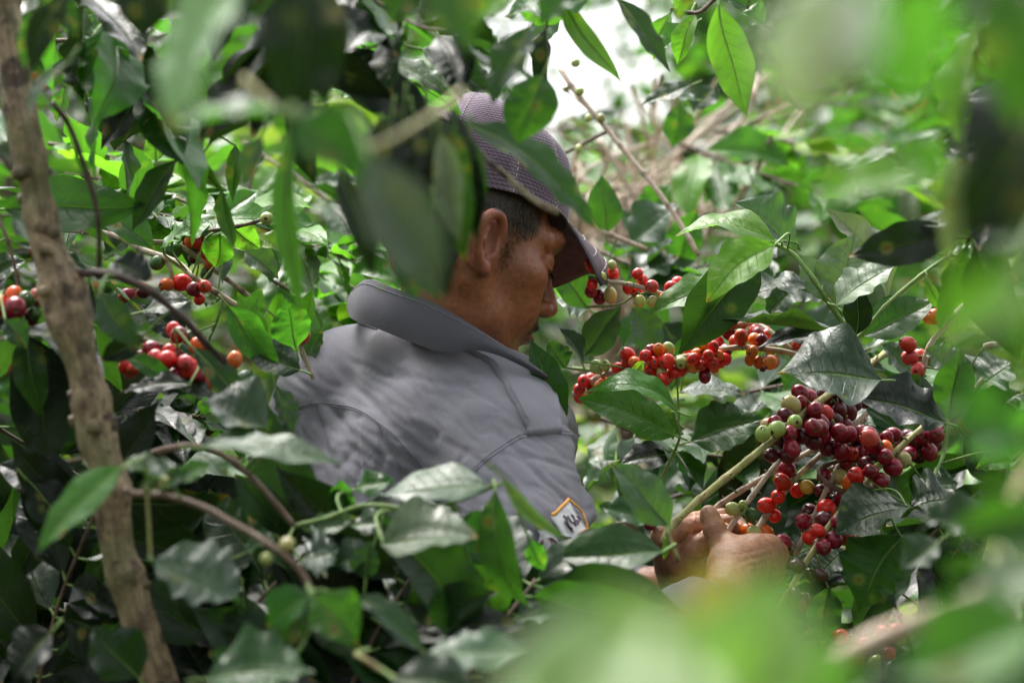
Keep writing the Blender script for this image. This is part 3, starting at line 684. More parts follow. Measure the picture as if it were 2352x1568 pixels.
finger([(1779, 1274, 1.967), (1782, 1270, 2.005), (1752, 1258, 2.025), (1716, 1246, 2.012)], [.0118, .0098, .0084, .0072])
finger([(1782, 1296, 1.987), (1780, 1290, 2.025), (1750, 1276, 2.04), (1718, 1264, 2.025)], [.0112, .0094, .0080, .0070])
finger([(1776, 1318, 2.0), (1770, 1310, 2.035), (1742, 1296, 2.045), (1718, 1286, 2.03)], [.0100, .0084, .0072, .0062])
# left hand: behind, fingers pointing right, pinching the cherries
LW = (1560, 1345, 2.10)
hf.chain(PX(LW, (1560, 1295, 2.045)), [.024, .023], .012)
for kx, ky, kd, r in ((1524, 1232, 1.985, .0122), (1530, 1250, 1.998, .012), (1540, 1272, 2.01, .0115), (1552, 1292, 2.02, .0105)):
    hf.chain(PX((1560, 1300, 2.045), ((1560 + kx) / 2, (1300 + ky) / 2 , (2.045 + kd) / 2), (kx, ky, kd)), [.020, .016, r], .010)
finger([(1524, 1230, 1.987), (1562, 1214, 1.990), (1606, 1206, 2.004), (1646, 1200, 2.008), (1678, 1194, 2.004)], [.0125, .0108, .0098, .0084, .0068])
finger([(1530, 1250, 1.998), (1574, 1202, 2.018), (1624, 1190, 2.030), (1660, 1186, 2.030), (1686, 1184, 2.026)], [.0118, .0102, .0092, .0080, .0066])
finger([(1540, 1268, 2.012), (1588, 1236, 2.022), (1640, 1222, 2.038), (1694, 1206, 2.022), (1703, 1214, 2.008)], [.0112, .0102, .0092, .0082, .0072])
finger([(1552, 1290, 2.022), (1600, 1262, 2.030), (1650, 1250, 2.042), (1690, 1240, 2.030)], [.0102, .0090, .0080, .0068])
finger([(1556, 1290, 2.0), (1596, 1258, 1.985), (1632, 1236, 1.984), (1664, 1218, 1.985)], [.0145, .0115, .0100, .0080])
v, q, t = hf.surf(); v = smooth_mesh(v, q, 1, .4); n = vnormals(v, q)
px = v[:, 0] / v[:, 1] * K + 1176; py = 784 - (v[:, 2] - CAM_Z) / v[:, 1] * K
# creases over the thumb joint and the bent left forefinger, tendons on the back of the hand
cr = np.zeros(len(v))
th = (py - 1216) * .95 + (px - 1640) * .28
cr -= .0010 * gauss(px, py, 1640, 1214, 20, 16) * (np.sin(th * 1.15 + 1.6 * np.sin(px * .22)) > .35) * (v[:, 1] < 1.97)
cr -= .0008 * gauss(px, py, 1566, 1222, 38, 20) * (np.sin((px + py * .8) * .85 + 1.5 * np.sin(py * .3)) > .4)
cr -= .0009 * gauss(px, py, 1596, 1190, 3.0, 20) * (v[:, 1] > 1.99)
for k in range(4): cr += .0007 * np.exp(-((py - (1262 + 17 * k + (px - 1740) * -.25)) / 4.5)**2) * gauss(px, py, 1735, 1285, 30, 40)
cr += np.array([noise.noise(V(p * 260)) for p in v]) * .00022
v = v + n * cr[:, None]
nails = np.clip(gauss(px, py, 1626, 1176, 9, 7) * .5, 0, 1)
body.add(v, q, t, None, mi=1, a=np.stack([nails * .3, np.zeros(len(v)), np.clip(.35 * (v[:, 1] > 1.985) + .5 * gauss(px, py, 1640, 1214, 18, 16), 0, 1)], 1))

# torso, arms and legs under the clothes
def RP(p, r): return np.asarray(p, float), r
SL, SR = P(765, 965, 2.14), P(1172, 1040, 1.895)
MS = (SL + SR) / 2; NB = P(1020, 800, 2.06)                                # neck base
ELR, WR = np.array([.022, 1.775, 1.165]), P(*RW)
ELL, WL = np.array([-.03, 2.33, 1.19]), P(*LW)
FW = unit(np.array([.64, .77, 0])); RT = np.array([.77, -.64, 0])
HIPC = (SL + SR) / 2 * [1, 1, 0] + np.array([0, 0, .93]) - FW * .13
bt = Field(HIPC * [1, 1, 0] + [-.45, -.5, -.02], HIPC * [1, 1, 0] + [.55, .65, 1.60], .009)
HR_, HL_ = HIPC + RT * .09, HIPC - RT * .09
def legs(F, dr):
    for hp, sgn in ((HR_, 1), (HL_, -1)):
        kn = hp * [1, 1, 0] + [0, 0, .50] + FW * .05; an = hp * [1, 1, 0] + [0, 0, .08] + RT * sgn * .03
        F.chain([hp, kn, an], [.085 + dr, .057 + dr, .040 + dr * 1.6], .03)
        yield an
for an in legs(bt, 0): bt.chain([an, an * [1, 1, 0] + [0, 0, .04], an * [1, 1, 0] + [0, 0, .035] + FW * .15], [.035, .033, .024], .02)
bt.chain([HIPC, MS + [0, 0, -.12], NB + [0, .02, -.05]], [.09, .085, .05], .03); bt.cap(SL, SR, .04, .04, .03)
bt.chain([SR, ELR, WR], [.04, .030, .024], .02); bt.chain([SL, ELL, WL], [.04, .030, .024], .02)
v, q, t = bt.surf(); body.add(v, q, t, None, np.zeros((len(v), 3)))

def skin_material(nm='weathered_brown_skin', ca=(.19, .060, .027), cb=(.35, .130, .064)):
    s = NT(nm); at = s.n('Attribute', attribute_name='tint'); sp = s.n('SeparateColor'); s.t.links.new(at.outputs['Color'], sp.inputs[0]); co = s.n('TexCoord').outputs['Object']
    n1 = s.noise(30, 4, .6, vec=co); n2 = s.noise(180, 3, .6, vec=co); n3 = s.noise(1300, 2, .6, vec=co)
    c = s.mix(n1, ca, cb); c = s.mix(.7, c, s.ramp(n2, [(.3, .62), (.6, 1.12)]), 'MULTIPLY')
    c = s.mix(s.math('MULTIPLY', sp.outputs[2], .55), c, (.27, .075, .055)); c = s.mix(s.math('MULTIPLY', sp.outputs[1], .7), c, (.13, .040, .035))
    hm = s.math('MULTIPLY', sp.outputs[0], s.ramp(n3, [(.35, .72), (.6, 1.)]), clamp=True)
    c = s.mix(s.math('MULTIPLY', hm, 1.1, clamp=True), c, (.010, .007, .007))
    p = s.n('BsdfPrincipled'); s.set(p.inputs['Base Color'], c); p.inputs['Roughness'].default_value = .40; p.inputs['Specular IOR Level'].default_value = .45
    p.inputs['Subsurface Weight'].default_value = .10; p.inputs['Subsurface Radius'].default_value = (1, .35, .2); p.inputs['Subsurface Scale'].default_value = .006
    s.set(p.inputs['Normal'], s.bump(s.math('ADD', s.math('MULTIPLY', n3, .4), n2), .55, .0016)); return s.done(p)
M_SKIN = skin_material(); M_HANDS = skin_material('lighter_hand_skin', (.34, .15, .080), (.54, .29, .17))  # hand copy of the skin, lightened to put sunlight into its colour
PORG = HIPC * [1, 1, 0]
person = link('person', body.mesh('person', [M_SKIN, M_HANDS], PORG), None, PORG)
tag(person, 'person in grey work shirt and purple cap, head bowed, picking cherries with both hands', 'person')
def wear(name, geo, mat): return link(name, geo.mesh(name, mat if isinstance(mat, list) else [mat], PORG), person, (0, 0, 0))
BVH_HEAD = BVHTree.FromPolygons([V(p) for p in H(hv)], hq.tolist())

# short cropped hair
hg = Geo(); g = np.random.default_rng(5); hx, hy, hz = hv.T; m = np.clip(np.maximum.reduce([side, sideb * .9, nape, top]) * (~ear), 0, 1)
idx = np.where((m > .3) & (np.abs(hy) < .078))[0]; idx = np.concatenate([idx] * 3); print('hairs', len(idx))
bs = H(hv[idx]); nn = hnorm[idx] @ HR.T; dn = np.array([0, 0, -1.]); k = len(idx)
dirn = unit(nn * .5 + dn * .9 + g.normal(size=(k, 3)) * .3); ln = (.0014 + .0048 * m[idx]) * g.uniform(.7, 1.3, k)
sd = unit(np.cross(dirn, nn)) * .0004
vv = np.stack([bs - sd, bs + sd, bs + dirn * ln[:, None] + nn * .0004], 1).reshape(-1, 3); hg.add(vv, (), np.arange(k * 3).reshape(-1, 3))
M_HAIR = simple('black_hair', (.007, .005, .005), .6, spec=.15)
wear('hair', hg, M_HAIR)
# eyes behind the lowered lids
M_EYE = simple('eye', (.05, .03, .025), .4)
for y in (-1, 1):
    eg = Geo(); tt = np.linspace(0, np.pi, 12); ph = np.linspace(0, 2 * np.pi, 16, endpoint=False)
    sv = np.stack([np.sin(tt)[:, None] * np.cos(ph), np.sin(tt)[:, None] * np.sin(ph), np.repeat(-np.cos(tt)[:, None], 16, 1)], -1).reshape(-1, 3)
    eg.add(H(sv * .0105 + [.0695, .032 * y, -.002]), grid_quads(12, 16, True)); wear('eye', eg, M_EYE)
    lg = Geo()
    for a in np.linspace(-.9, .9, 16):
        b = np.array([.0735 + .0125 * math.cos(a), .032 * y + .0135 * math.sin(a) * y, -.0095]); tube(lg, H(np.array([b, b + [.0025 * math.cos(a), .001 * math.sin(a) * y, -.0035], b + [.0055 * math.cos(a), .002 * math.sin(a) * y, -.0055]])), [.0004, .0003, .0001], 4, cap=False)
    wear('eyelash', lg, M_HAIR)

M_NAIL = simple('fingernail', (.48, .34, .28), .35)
for c_, r_, R_ in ((P(1680, 1192, 2.0), (.0056, .0017, .0036), 10), (P(1689, 1182, 2.0215), (.0052, .0017, .0032), 8)):
    eg = Geo(); eg.add((sv * np.array(r_)) @ np.array(Matrix.Rotation(math.radians(R_), 3, 'Y')) + c_, grid_quads(12, 16, True)); wear('nail', eg, M_NAIL)

# ---- cap
def knit_material():
    s = NT('worn_purple_knit'); uvn = s.n('UVMap'); sep = s.n('SeparateXYZ'); s.t.links.new(uvn.outputs[0], sep.inputs[0]); co = s.n('TexCoord').outputs['Object']
    wob = s.math('MULTIPLY', s.noise(60, 2, vec=co), 1.6)
    a = s.math('SINE', s.math('ADD', s.math('MULTIPLY', sep.outputs[0], 6.2832 / .0044), wob)); row = s.math('FLOOR', s.math('MULTIPLY', sep.outputs[1], 1 / .0036))
    a2 = s.math('SINE', s.math('ADD', s.math('ADD', s.math('MULTIPLY', sep.outputs[0], 6.2832 / .0044), s.math('MULTIPLY', s.math('MODULO', row, 2.), 3.1416)), wob))
    b = s.math('SINE', s.math('MULTIPLY', sep.outputs[1], 6.2832 / .0036))
    hole = s.math('MULTIPLY', s.math('ADD', a2, 1.), s.math('MULTIPLY', s.math('ADD', b, 1.), .25))      # 0..1
    n = s.noise(22, 4, .65, vec=co); f = s.noise(500, 3, .6, vec=co)
    c = s.mix(s.ramp(n, [(.35, 0.), (.65, 1.)]), (.075, .045, .078), (.17, .115, .165))
    c = s.mix(s.math('MULTIPLY', s.ramp(hole, [(.4, 0.), (.85, 1.)]), s.math('MULTIPLY', n, 1.25)), c, (.035, .018, .035)); c = s.mix(.5, c, s.ramp(f, [(.3, .7), (.7, 1.25)]), 'MULTIPLY')
    c = s.mix(s.n('Attribute', attribute_name='tint').outputs['Fac'], c, (.42, .37, .36))
    p = s.n('BsdfPrincipled'); s.set(p.inputs['Base Color'], c); p.inputs['Roughness'].default_value = .9; p.inputs['Sheen Weight'].default_value = .25
    s.set(p.inputs['Normal'], s.bump(s.math('ADD', s.math('MULTIPLY', hole, -1.), s.math('MULTIPLY', f, .4)), .8, .0014)); return s.done(p)
M_KNIT = knit_material()
nu, nv = 40, 96
th = np.linspace(0, 2 * np.pi, nv, endpoint=False); tt = np.linspace(0, 1, nu)
def cap_pt(t, a):
    c, s_ = np.cos(a), np.sin(a)
    bx, by = .113 * (1 - .03 * np.cos(2 * a)), .084
    # straight tall wall then a rounded crown; the front stands taller
    ph_ = t * np.pi / 2; prof = np.clip(np.cos(ph_), 0, 1)**.72
    h0 = .040 - .022 * (c < 0) * c**2 + .004 * c
    top = .141 + .010 * c * (1 - t)
    zt = np.sin(ph_)**.95
    lump = 1 + .012 * np.sin(5 * a + 7 * t) + .012 * np.sin(3 * a - 9 * t + 1)
    x = -.006 + .000 * t + bx * prof * c * lump - .012 * t; y = by * prof * s_ * lump
    z = h0 + (top - h0) * zt + .0025 * np.sin(4 * a + 12 * t)
    return np.stack([x + 0 * z, y + 0 * z, z + 0 * x], -1)
T_, A_ = np.meshgrid(tt, th, indexing='ij'); cv = cap_pt(T_, A_)
cu = np.stack([A_ * .09, T_ * .17], -1)
cg = Geo(); seamf = np.maximum.reduce([np.exp(-((np.mod(A_ - a0 + np.pi, 2 * np.pi) - np.pi) / .018)**2) * .55 for a0 in (np.pi / 2, -np.pi / 2, -1.05, 1.05, -2.2, 2.2)])
front = np.exp(-((np.mod(A_ + .62 + np.pi, 2 * np.pi) - np.pi) / .055)**2) * .8
cap_w = H(cv.reshape(-1, 3)); cuv = cu.reshape(-1, 2)
cq = np.array([f for f in grid_quads(nu, nv, True)])
cg.add(cap_w, cq[:, ::-1], (), cuv, (np.clip(seamf * .35 + front, 0, 1) * (T_ < .95)).reshape(-1)[:, None] * np.ones(3))
# inside of the hem
inn = cap_pt(np.array([0., .0, .12])[:, None] * np.ones((1, nv)), th[None] * np.ones((3, 1))); inn[1] *= [.975, .975, 1]; inn[2] *= [.955, .955, 1]
cg.add(H(inn.reshape(-1, 3)), grid_quads(3, nv, True), (), np.zeros((3 * nv, 2)), np.zeros((3 * nv, 3)))
capo = wear('cap', cg, M_KNIT)
def part(name, geo, mat, par): return link(name, geo.mesh(name, mat if isinstance(mat, list) else [mat], PORG), par, (0, 0, 0))
M_BRIM = simple('frayed_dark_peak_cloth', (.075, .056, .068), .75, .6, 260, .3, .35)
bg_ = Geo(); nb, nr = 30, 12
aa = np.linspace(-.66, .66, nb)
def brim_pt(a, r, off=0):
    e = cap_pt(np.array(.02), np.array(a * .95)); L = .068 * np.sqrt(np.clip(1 - (a / 1.12)**2, 0, 1))
    x = e[0] - .006 + (.006 + L * r) * math.cos(a * .25) * .93; y = e[1] + L * r * math.sin(a) * .22
    z = e[2] + .006 - L * r * .28 - .006 * r * r - 1.7 * (y / .08)**2 * .030 * (.4 + r) + off
    return [x, y, z]
topv = np.array([[brim_pt(a, r) for a in aa] for r in np.linspace(0, 1, nr)]); botv = np.array([[brim_pt(a, r, -.0042) for a in aa] for r in np.linspace(1, 0, nr)])
ring = np.concatenate([topv, botv]); bg_.add(H(ring.reshape(-1, 3)), grid_quads(2 * nr, nb), (), np.stack(np.meshgrid(np.linspace(0, 1, 2 * nr), aa, indexing='ij'), -1).reshape(-1, 2))
endq = [];
for side_ in (0, nb - 1):
    for i in range(nr - 1): endq.append([i * nb + side_, (i + 1) * nb + side_, (2 * nr - 2 - i) * nb + side_, (2 * nr - 1 - i) * nb + side_])
bg_.q[-1] = np.concatenate([bg_.q[-1], np.array(endq)]); bg_.mq[-1] = np.zeros(len(bg_.q[-1]), int)
brim = part('brim', bg_, M_BRIM, capo)
fg = Geo(); g = np.random.default_rng(8)
for k in range(150):                                   # frayed threads along the peak's worn edge
    a = g.uniform(-1, 1) ; a = -abs(a) ** .6 * .66 if k % 3 else a * .66; b = np.array(brim_pt(a, 1 if k % 2 else g.uniform(0, 1) if a < -.6 else 1, -.002)); dv = unit(g.normal(size=3) + [.6, np.sign(a) * .6, -.8]) * g.uniform(.002, .007)
    tube(fg, H(np.array([b, b + dv * .5 + g.normal(size=3) * .0008, b + dv])), .00022, 4, cap=False)
tube(fg, H(np.array([brim_pt(a, 1, -.002) for a in aa])), .0012, 5); tube(fg, H(np.array([brim_pt(-.66, r, -.002) for r in np.linspace(0, 1, 8)])), .0010, 5); tube(fg, H(np.array([brim_pt(.66, r, -.002) for r in np.linspace(0, 1, 8)])), .0010, 5)
FR = part('fringe', fg, M_BRIM, brim)
sg = Geo()
for r in (.35, .62, .86):                              # pale stitching rows on the peak
    tube(sg, H(np.array([brim_pt(a, r + .02 * math.sin(9 * a), .0004) for a in aa[2:-2]])), .0003, 4, cap=False)
part('stitching', sg, simple('pale_thread', (.5, .46, .46), .8), brim)
bt_ = Geo(); ce = cap_pt(np.array(1.), np.array(0.)); sv2 = sv * [.0125, .0125, .006] + [ce[0] * 1.0, 0, ce[2] + .002]
bt_.add(H(sv2), grid_quads(12, 16, True)); part('button', bt_, simple('dark_cloth_button', (.07, .05, .045), .8, .6, 300), capo)
st = Geo()
for a0 in (-np.pi / 2, -1.05, -2.2, .2):
    pts_ = np.array([cap_pt(np.array(t_), np.array(a0 + .02)) for t_ in np.linspace(.0, .93, 50)]) * [1.008, 1.008, 1.003]; w_ = H(pts_)
    for i in range(0, 49, 2): tube(st, w_[i:i + 2] if False else np.array([w_[i], (w_[i] + w_[i + 1]) / 2, w_[i + 1]]), .00045, 4, cap=False)
part('stitching', st, simple('cream_thread', (.55, .5, .45), .85), capo)

# ---- shirt
def cloth_material(name, c, worn=1.0):
    s = NT(name); co = s.n('TexCoord').outputs['Object']; n1 = s.noise(7, 5, .6, vec=co); n2 = s.noise(900, 3, .7, vec=co); n3 = s.noise(45, 4, .6, vec=co)
    wv = s.n('TexWave'); wv.wave_type = 'BANDS'; wv.bands_direction = 'DIAGONAL'; wv.inputs['Scale'].default_value = 480; wv.inputs['Distortion'].default_value = 1.2; s.set(wv.inputs['Vector'], co)
    cc = s.mix(1., c, s.ramp(n1, [(.3, .86), (.7, 1.14)]), 'MULTIPLY'); cc = s.mix(.6, cc, s.ramp(n2, [(.3, .75), (.7, 1.2)]), 'MULTIPLY')
    cc = s.mix(s.math('MULTIPLY', s.ramp(n3, [(.55, 0.), (.75, 1.)]), .25), cc, (c[0] * 1.15, c[1] * 1.02, c[2] * .9))
    p = s.n('BsdfPrincipled'); s.set(p.inputs['Base Color'], cc); p.inputs['Roughness'].default_value = .92; p.inputs['Sheen Weight'].default_value = .18; p.inputs['Specular IOR Level'].default_value = .2
    s.set(p.inputs['Normal'], s.bump(s.math('ADD', s.math('MULTIPLY', wv.outputs['Fac'], .35), s.math('ADD', s.math('MULTIPLY', n2, .4), n3)), .45, .0013)); return s.done(p)
M_SHIRT = cloth_material('grey_work_cloth', (.195, .188, .226)); M_COLLAR = cloth_material('darker_grey_collar_cloth', (.090, .087, .108))
sf = Field((-.42, 1.62, .84), (.34, 2.50, 1.56), .003)
sf.ell(P(800, 985, 2.10), (.078, .10, .108), .03)                                          # left shoulder blade
sf.ell(P(1090, 1015, 1.99), (.105, .11, .100), .03)                                        # right shoulder blade
sf.cap(SL + [.01, 0, 0], SR + [-.02, .01, -.005], .058, .058, .03)
sf.cap(P(950, 840, 2.02), P(970, 930, 2.04), .052, .09, .03)                              # trapezius up to the neck
sf.cap(P(890, 845, 2.08), P(745, 940, 2.12), .046, .050, .03); sf.cap(P(1050, 905, 2.0), P(1165, 985, 1.93), .046, .050, .03)
sf.chain([MS + [0, .0, -.06], MS * [1, 1, 0] + [-.005, -.03, 1.2], HIPC + [0, 0, .10]], [.105, .120, .130], .04)
sf.chain([MS + RT * .05 + [0, 0, -.1], HIPC + RT * .06 + [0, 0, .05]], [.10, .11], .04); sf.chain([MS - RT * .06 + [0, 0, -.1], HIPC - RT * .06 + [0, 0, .05]], [.09, .11], .04)
RS0 = P(1170, 1045, 1.885); RS1 = P(1180, 1140, 1.86); RS2 = P(1210, 1260, 1.82)
sf.chain([RS0, RS1, RS2, ELR], [.060, .058, .055, .052], .025); sf.chain([ELR, (ELR + WR) / 2 + [0, 0, -.01], WR - (WR - ELR) * .12], [.050, .042, .032], .015)
sf.chain([SL, ELL], [.060, .050], .02); sf.chain([ELL, WL + (WL - ELL) * -.22], [.048, .036], .015)
sf.ell(P(1060, 640, 2.06), (.062, .062, .058), .012, sub=True)                              # neck opening
v, q, t = sf.surf(); v = smooth_mesh(v, q, 2, .5); n = vnormals(v, q)
px = v[:, 0] / v[:, 1] * K + 1176; py = 784 - (v[:, 2] - CAM_Z) / v[:, 1] * K
frontside = np.clip(-n[:, 1] * 3 + .6, 0, 1)
yoke = np.array([(600, 950), (640, 947), (719, 926), (781, 930), (825, 941), (864, 965), (908, 1000), (961, 1058), (1010, 1112), (1060, 1180)], float)
yy = np.interp(px, yoke[:, 0], yoke[:, 1]); below = np.clip((py - yy) / 18, 0, 1)
d = np.zeros(len(v)); f = frontside
d += .0042 * below * np.exp(-(py - yy) / 95) * np.sin((px + (py - yy) * -.18) * .235 + 1.8 * np.sin(px * .031)) * (px < 900) * f        # gathers under the yoke
d += .0105 * below * gauss(px, 0, 840, 0, 70, 1) * np.sin((px - (py - yy) * .42 - 780) * .052) * np.clip((py - yy) / 60, 0, 1) * f     # deep diagonal folds
d += .0100 * below * np.sin((px * .8 - (py - 950) * .5) * .040 + .7) * np.clip((py - yy) / 60, 0, 1) * f * (px < 1000)
d += .0022 * (1 - below) * np.exp(-np.abs(py - yy) / 20) * np.sin(px * .26 + 1.5) * f * (px < 850)
d += -.0025 * np.exp(-((py - yy) / 5)**2) * f * (px < 1040)
d += -.0080 * gauss((px - 1000) * .75 + (py - 930) * .6, (px - 1000) * -.6 + (py - 930) * .75, 0, 0, 22, 110) * f - .006 * gauss((px - 1120) * .8 + (py - 960) * .6, (px - 1120) * -.6 + (py - 960) * .8, 0, 0, 16, 90) * f
d += .007 * gauss((px - 1060) * .8 + (py - 950) * .6, (px - 1060) * -.6 + (py - 950) * .8, 0, 0, 22, 100) * f
d += .0035 * gauss(px, py, 960, 850, 130, 60) * np.sin(px * .035 + py * .06) * f
sl_ = (py > 1010) & (px > 1090)                                                                # sleeve folds
d += sl_ * f * (.0075 * np.sin((px * .55 + py * .35 - 1000) * .075) * np.clip((py - 1010) / 50, 0, 1) + .007 * gauss((px - 1235) * .55 + (py - 1090) * .83, (px - 1235) * .83 - (py - 1090) * .55, 0, 0, 60, 10) )
sq_ = np.array([(1040, 1130), (1075, 1097), (1123, 1053), (1181, 1014), (1211, 1002), (1277, 996), (1330, 1000)], float); ys = np.interp(px, sq_[:, 0], sq_[:, 1])
d += -.0035 * np.exp(-((py - ys) / 5)**2) * f * (px > 1060) + .003 * np.exp(-((py - ys - 16) / 10)**2) * f * (px > 1060)
d += np.array([noise.noise(V(p * 9)) * .003 + noise.noise(V(p * 24 + np.array([5, 0, 0]))) * .0014 for p in v]) * np.clip((py - 800) / 80, .3, 1)
cx, cy_ = 1000, 1000; u1 = (px - cx) * .80 + (py - cy_) * .60; u2 = -(px - cx) * .60 + (py - cy_) * .80
ii = np.where(v[:, 1] < 2.35)[0]; rg = np.zeros(len(v))
for k_ in ii:
    a1 = noise.noise(Vector((u1[k_] * .0032, u2[k_] * .017, .3))); a2 = noise.noise(Vector((px[k_] * .021, py[k_] * .0055, 4.2))); a3 = noise.noise(Vector((u1[k_] * .012, u2[k_] * .045, 9.)))
    rg[k_] = (1 - min(1, abs(a1) * 5)) * .0014 + (1 - min(1, abs(a2) * 5)) * .0022 * below[k_] + (1 - min(1, abs(a3) * 4)) * .0009
d += rg * np.clip((py - 800) / 60, .25, 1)
v = v + n * d[:, None] * 1.5; v = smooth_mesh(v, q, 1, .3)
sg_ = Geo(); sg_.add(v, q, t); shirt = wear('shirt', sg_, M_SHIRT)
BVH_S = BVHTree.FromPolygons([V(p) for p in v], q.tolist())
def hit(x, y, off=0.):
    o = Vector((0, 0, CAM_Z)); dr = (V(P(x, y, 1.0)) - o).normalized(); r = BVH_S.ray_cast(o, dr)
    if r[0] is None: return None
    nn_ = r[1] if r[1].dot(dr) < 0 else -r[1]
    return np.array(r[0]) + np.array(nn_) * off
def seam(name, pts, rad=.0005, off=.0002, dashed=False):
    sp_ = spline(np.array([(*p, 0) for p in pts], float), 4.0); w_ = [hit(a[0], a[1], off) for a in sp_]; w_ = np.array([a for a in w_ if a is not None])
    if len(w_) < 4: return
    keep = [0]; 
    for i in range(1, len(w_)):
        if np.linalg.norm(w_[i] - w_[keep[-1]]) < .02: keep.append(i)
    gg = Geo(); tube(gg, w_[keep], rad, 6, cap=False); part(name, gg, M_SHIRT, shirt)
seam('yoke_seam', yoke[:-1].tolist()); seam('yoke_seam', [(a, b + 5) for a, b in yoke[:-1].tolist()], .0004)
seam('sleeve_seam', sq_.tolist()); seam('sleeve_seam', [(a - 2, b - 7) for a, b in sq_.tolist()], .0004)
# shoulder strap
def patch_geo(L_, R_, off, th_, nu=24, nv=8):
    L2 = spline(np.array([(*p, 0) for p in L_], float), 1.0)[:, :2]; R2 = spline(np.array([(*p, 0) for p in R_], float), 1.0)[:, :2]
    ia = np.linspace(0, len(L2) - 1, nu).astype(int); ib = np.linspace(0, len(R2) - 1, nu).astype(int); G_ = np.zeros((nu, nv, 3)); last = None
    for i in range(nu):
        for j in range(nv):
            p = L2[ia[i]] * (1 - j / (nv - 1)) + R2[ib[i]] * j / (nv - 1); h_ = hit(p[0], p[1], off); 
            if h_ is None: h_ = last if last is not None else P(p[0], p[1], 1.9)
            G_[i, j] = h_; last = h_
    for _ in range(2): G_[1:-1, 1:-1] = .5 * G_[1:-1, 1:-1] + .125 * (G_[2:, 1:-1] + G_[:-2, 1:-1] + G_[1:-1, 2:] + G_[1:-1, :-2])
    vv_ = G_.reshape(-1, 3); n_ = unit(np.cross(G_[1:, 1:] - G_[:-1, :-1], G_[1:, :-1] - G_[:-1, 1:])).mean((0, 1)); n_ = n_ * (-1 if n_[1] > 0 else 1)
    gg = Geo(); a_ = vv_ + n_ * th_ * 0; b_ = vv_ - n_ * th_; uv_ = np.stack(np.meshgrid(np.linspace(0, 1, nu), np.linspace(0, 1, nv), indexing='ij'), -1).reshape(-1, 2)
    gg.add(np.concatenate([a_, b_]), grid_quads(nu, nv), (), np.concatenate([uv_, uv_])); e = []
    N_ = nu * nv
    for i in range(nu - 1): e += [[i * nv, (i + 1) * nv, N_ + (i + 1) * nv, N_ + i * nv], [i * nv + nv - 1, (i + 1) * nv + nv - 1, N_ + (i + 1) * nv + nv - 1, N_ + i * nv + nv - 1]]
    for j in range(nv - 1): e += [[j, j + 1, N_ + j + 1, N_ + j], [N_ - nv + j, N_ - nv + j + 1, 2 * N_ - nv + j + 1, 2 * N_ - nv + j]]
    gg.q[-1] = np.concatenate([gg.q[-1], np.array(e)]); gg.mq[-1] = np.zeros(len(gg.q[-1]), int); return gg
EL_ = [(1051, 794), (1093, 816), (1128, 838), (1154, 877), (1181, 926), (1203, 970), (1210, 1000)]; ER_ = [(1118, 800), (1170, 815), (1215, 835), (1248, 862), (1271, 908), (1281, 955), (1284, 992)]
part('shoulder_strap', patch_geo(EL_, ER_, .0045, .0045, 30, 9), M_SHIRT, shirt)
seam('strap_stitching', [(a + 7, b + 2) for a, b in EL_], .0004, .005)
# sleeve patch: white cloth cards with orange edges and dark stitched figures
M_WHITE = simple('white_patch_cloth', (.72, .70, .74), .9, .5, 500, .5, .2); M_ORANGE = simple('orange_patch_edging', (.75, .36, .08), .8, .4, 600); M_INK = simple('purple_brown_embroidery', (.10, .05, .09), .85); M_ROSE = simple('dull_rose_embroidery', (.40, .20, .19), .85)
def onto(pts, off): return [hit(a, b, off) for a, b in pts]
def flat(name, poly, off, mat, par):
    w_ = onto(poly, off)
    if any(a is None for a in w_): return None
    w_ = np.array(w_); c_ = w_.mean(0); gg = Geo(); gg.add(np.vstack([w_, c_]), (), [[i, (i + 1) % len(w_), len(w_)] for i in range(len(w_))]); return part(name, gg, mat, par)
pa = patch_geo([(1301, 1153), (1283, 1170), (1265, 1188)], [(1342, 1218), (1318, 1236), (1290, 1230)], .003, .0015, 12, 8); PT1 = part('sleeve_patch', pa, M_WHITE, shirt)
pb = patch_geo([(1250, 1196), (1242, 1205), (1232, 1214)], [(1292, 1262), (1280, 1292), (1262, 1312)], .003, .0015, 12, 8); PT2 = part('sleeve_patch', pb, M_WHITE, shirt)
def stroke(pts, rad, mat, par, name='embroidery', off=.0036):
    w_ = [a for a in onto(spline(np.array([(*p, 0) for p in pts], float), 2.0)[:, :2].tolist(), off) if a is not None]
    if len(w_) > 2: gg = Geo(); tube(gg, np.array(w_), rad, 5); part(name, gg, mat, par)
stroke([(1301, 1153), (1283, 1170), (1265, 1188)], .0016, M_ORANGE, PT1, 'edging'); stroke([(1301, 1153), (1330, 1180), (1342, 1216)], .0012, M_ORANGE, PT1, 'edging'); stroke([(1342, 1216), (1325, 1224)], .0011, M_ORANGE, PT1, 'edging')
stroke([(1250, 1196), (1232, 1214)], .0016, M_ORANGE, PT2, 'edging')
for p_ in ([(1289, 1188), (1296, 1196), (1300, 1208), (1308, 1216)], [(1298, 1190), (1304, 1200), (1314, 1206), (1322, 1198)], [(1306, 1184), (1312, 1192), (1318, 1212)], [(1292, 1200), (1304, 1216), (1312, 1222)], [(1318, 1188), (1326, 1196), (1322, 1210)]): stroke(p_, .0008, M_INK, PT1)
for p_ in ([(1262, 1236), (1270, 1240), (1276, 1250), (1268, 1262), (1266, 1276)], [(1248, 1244), (1243, 1256), (1252, 1272)]): stroke(p_, .0010, M_INK, PT2)
flat('embroidery', [(1246, 1240), (1256, 1236), (1264, 1246), (1264, 1262), (1256, 1274), (1250, 1262), (1244, 1252)], .0034, M_ROSE, PT2)
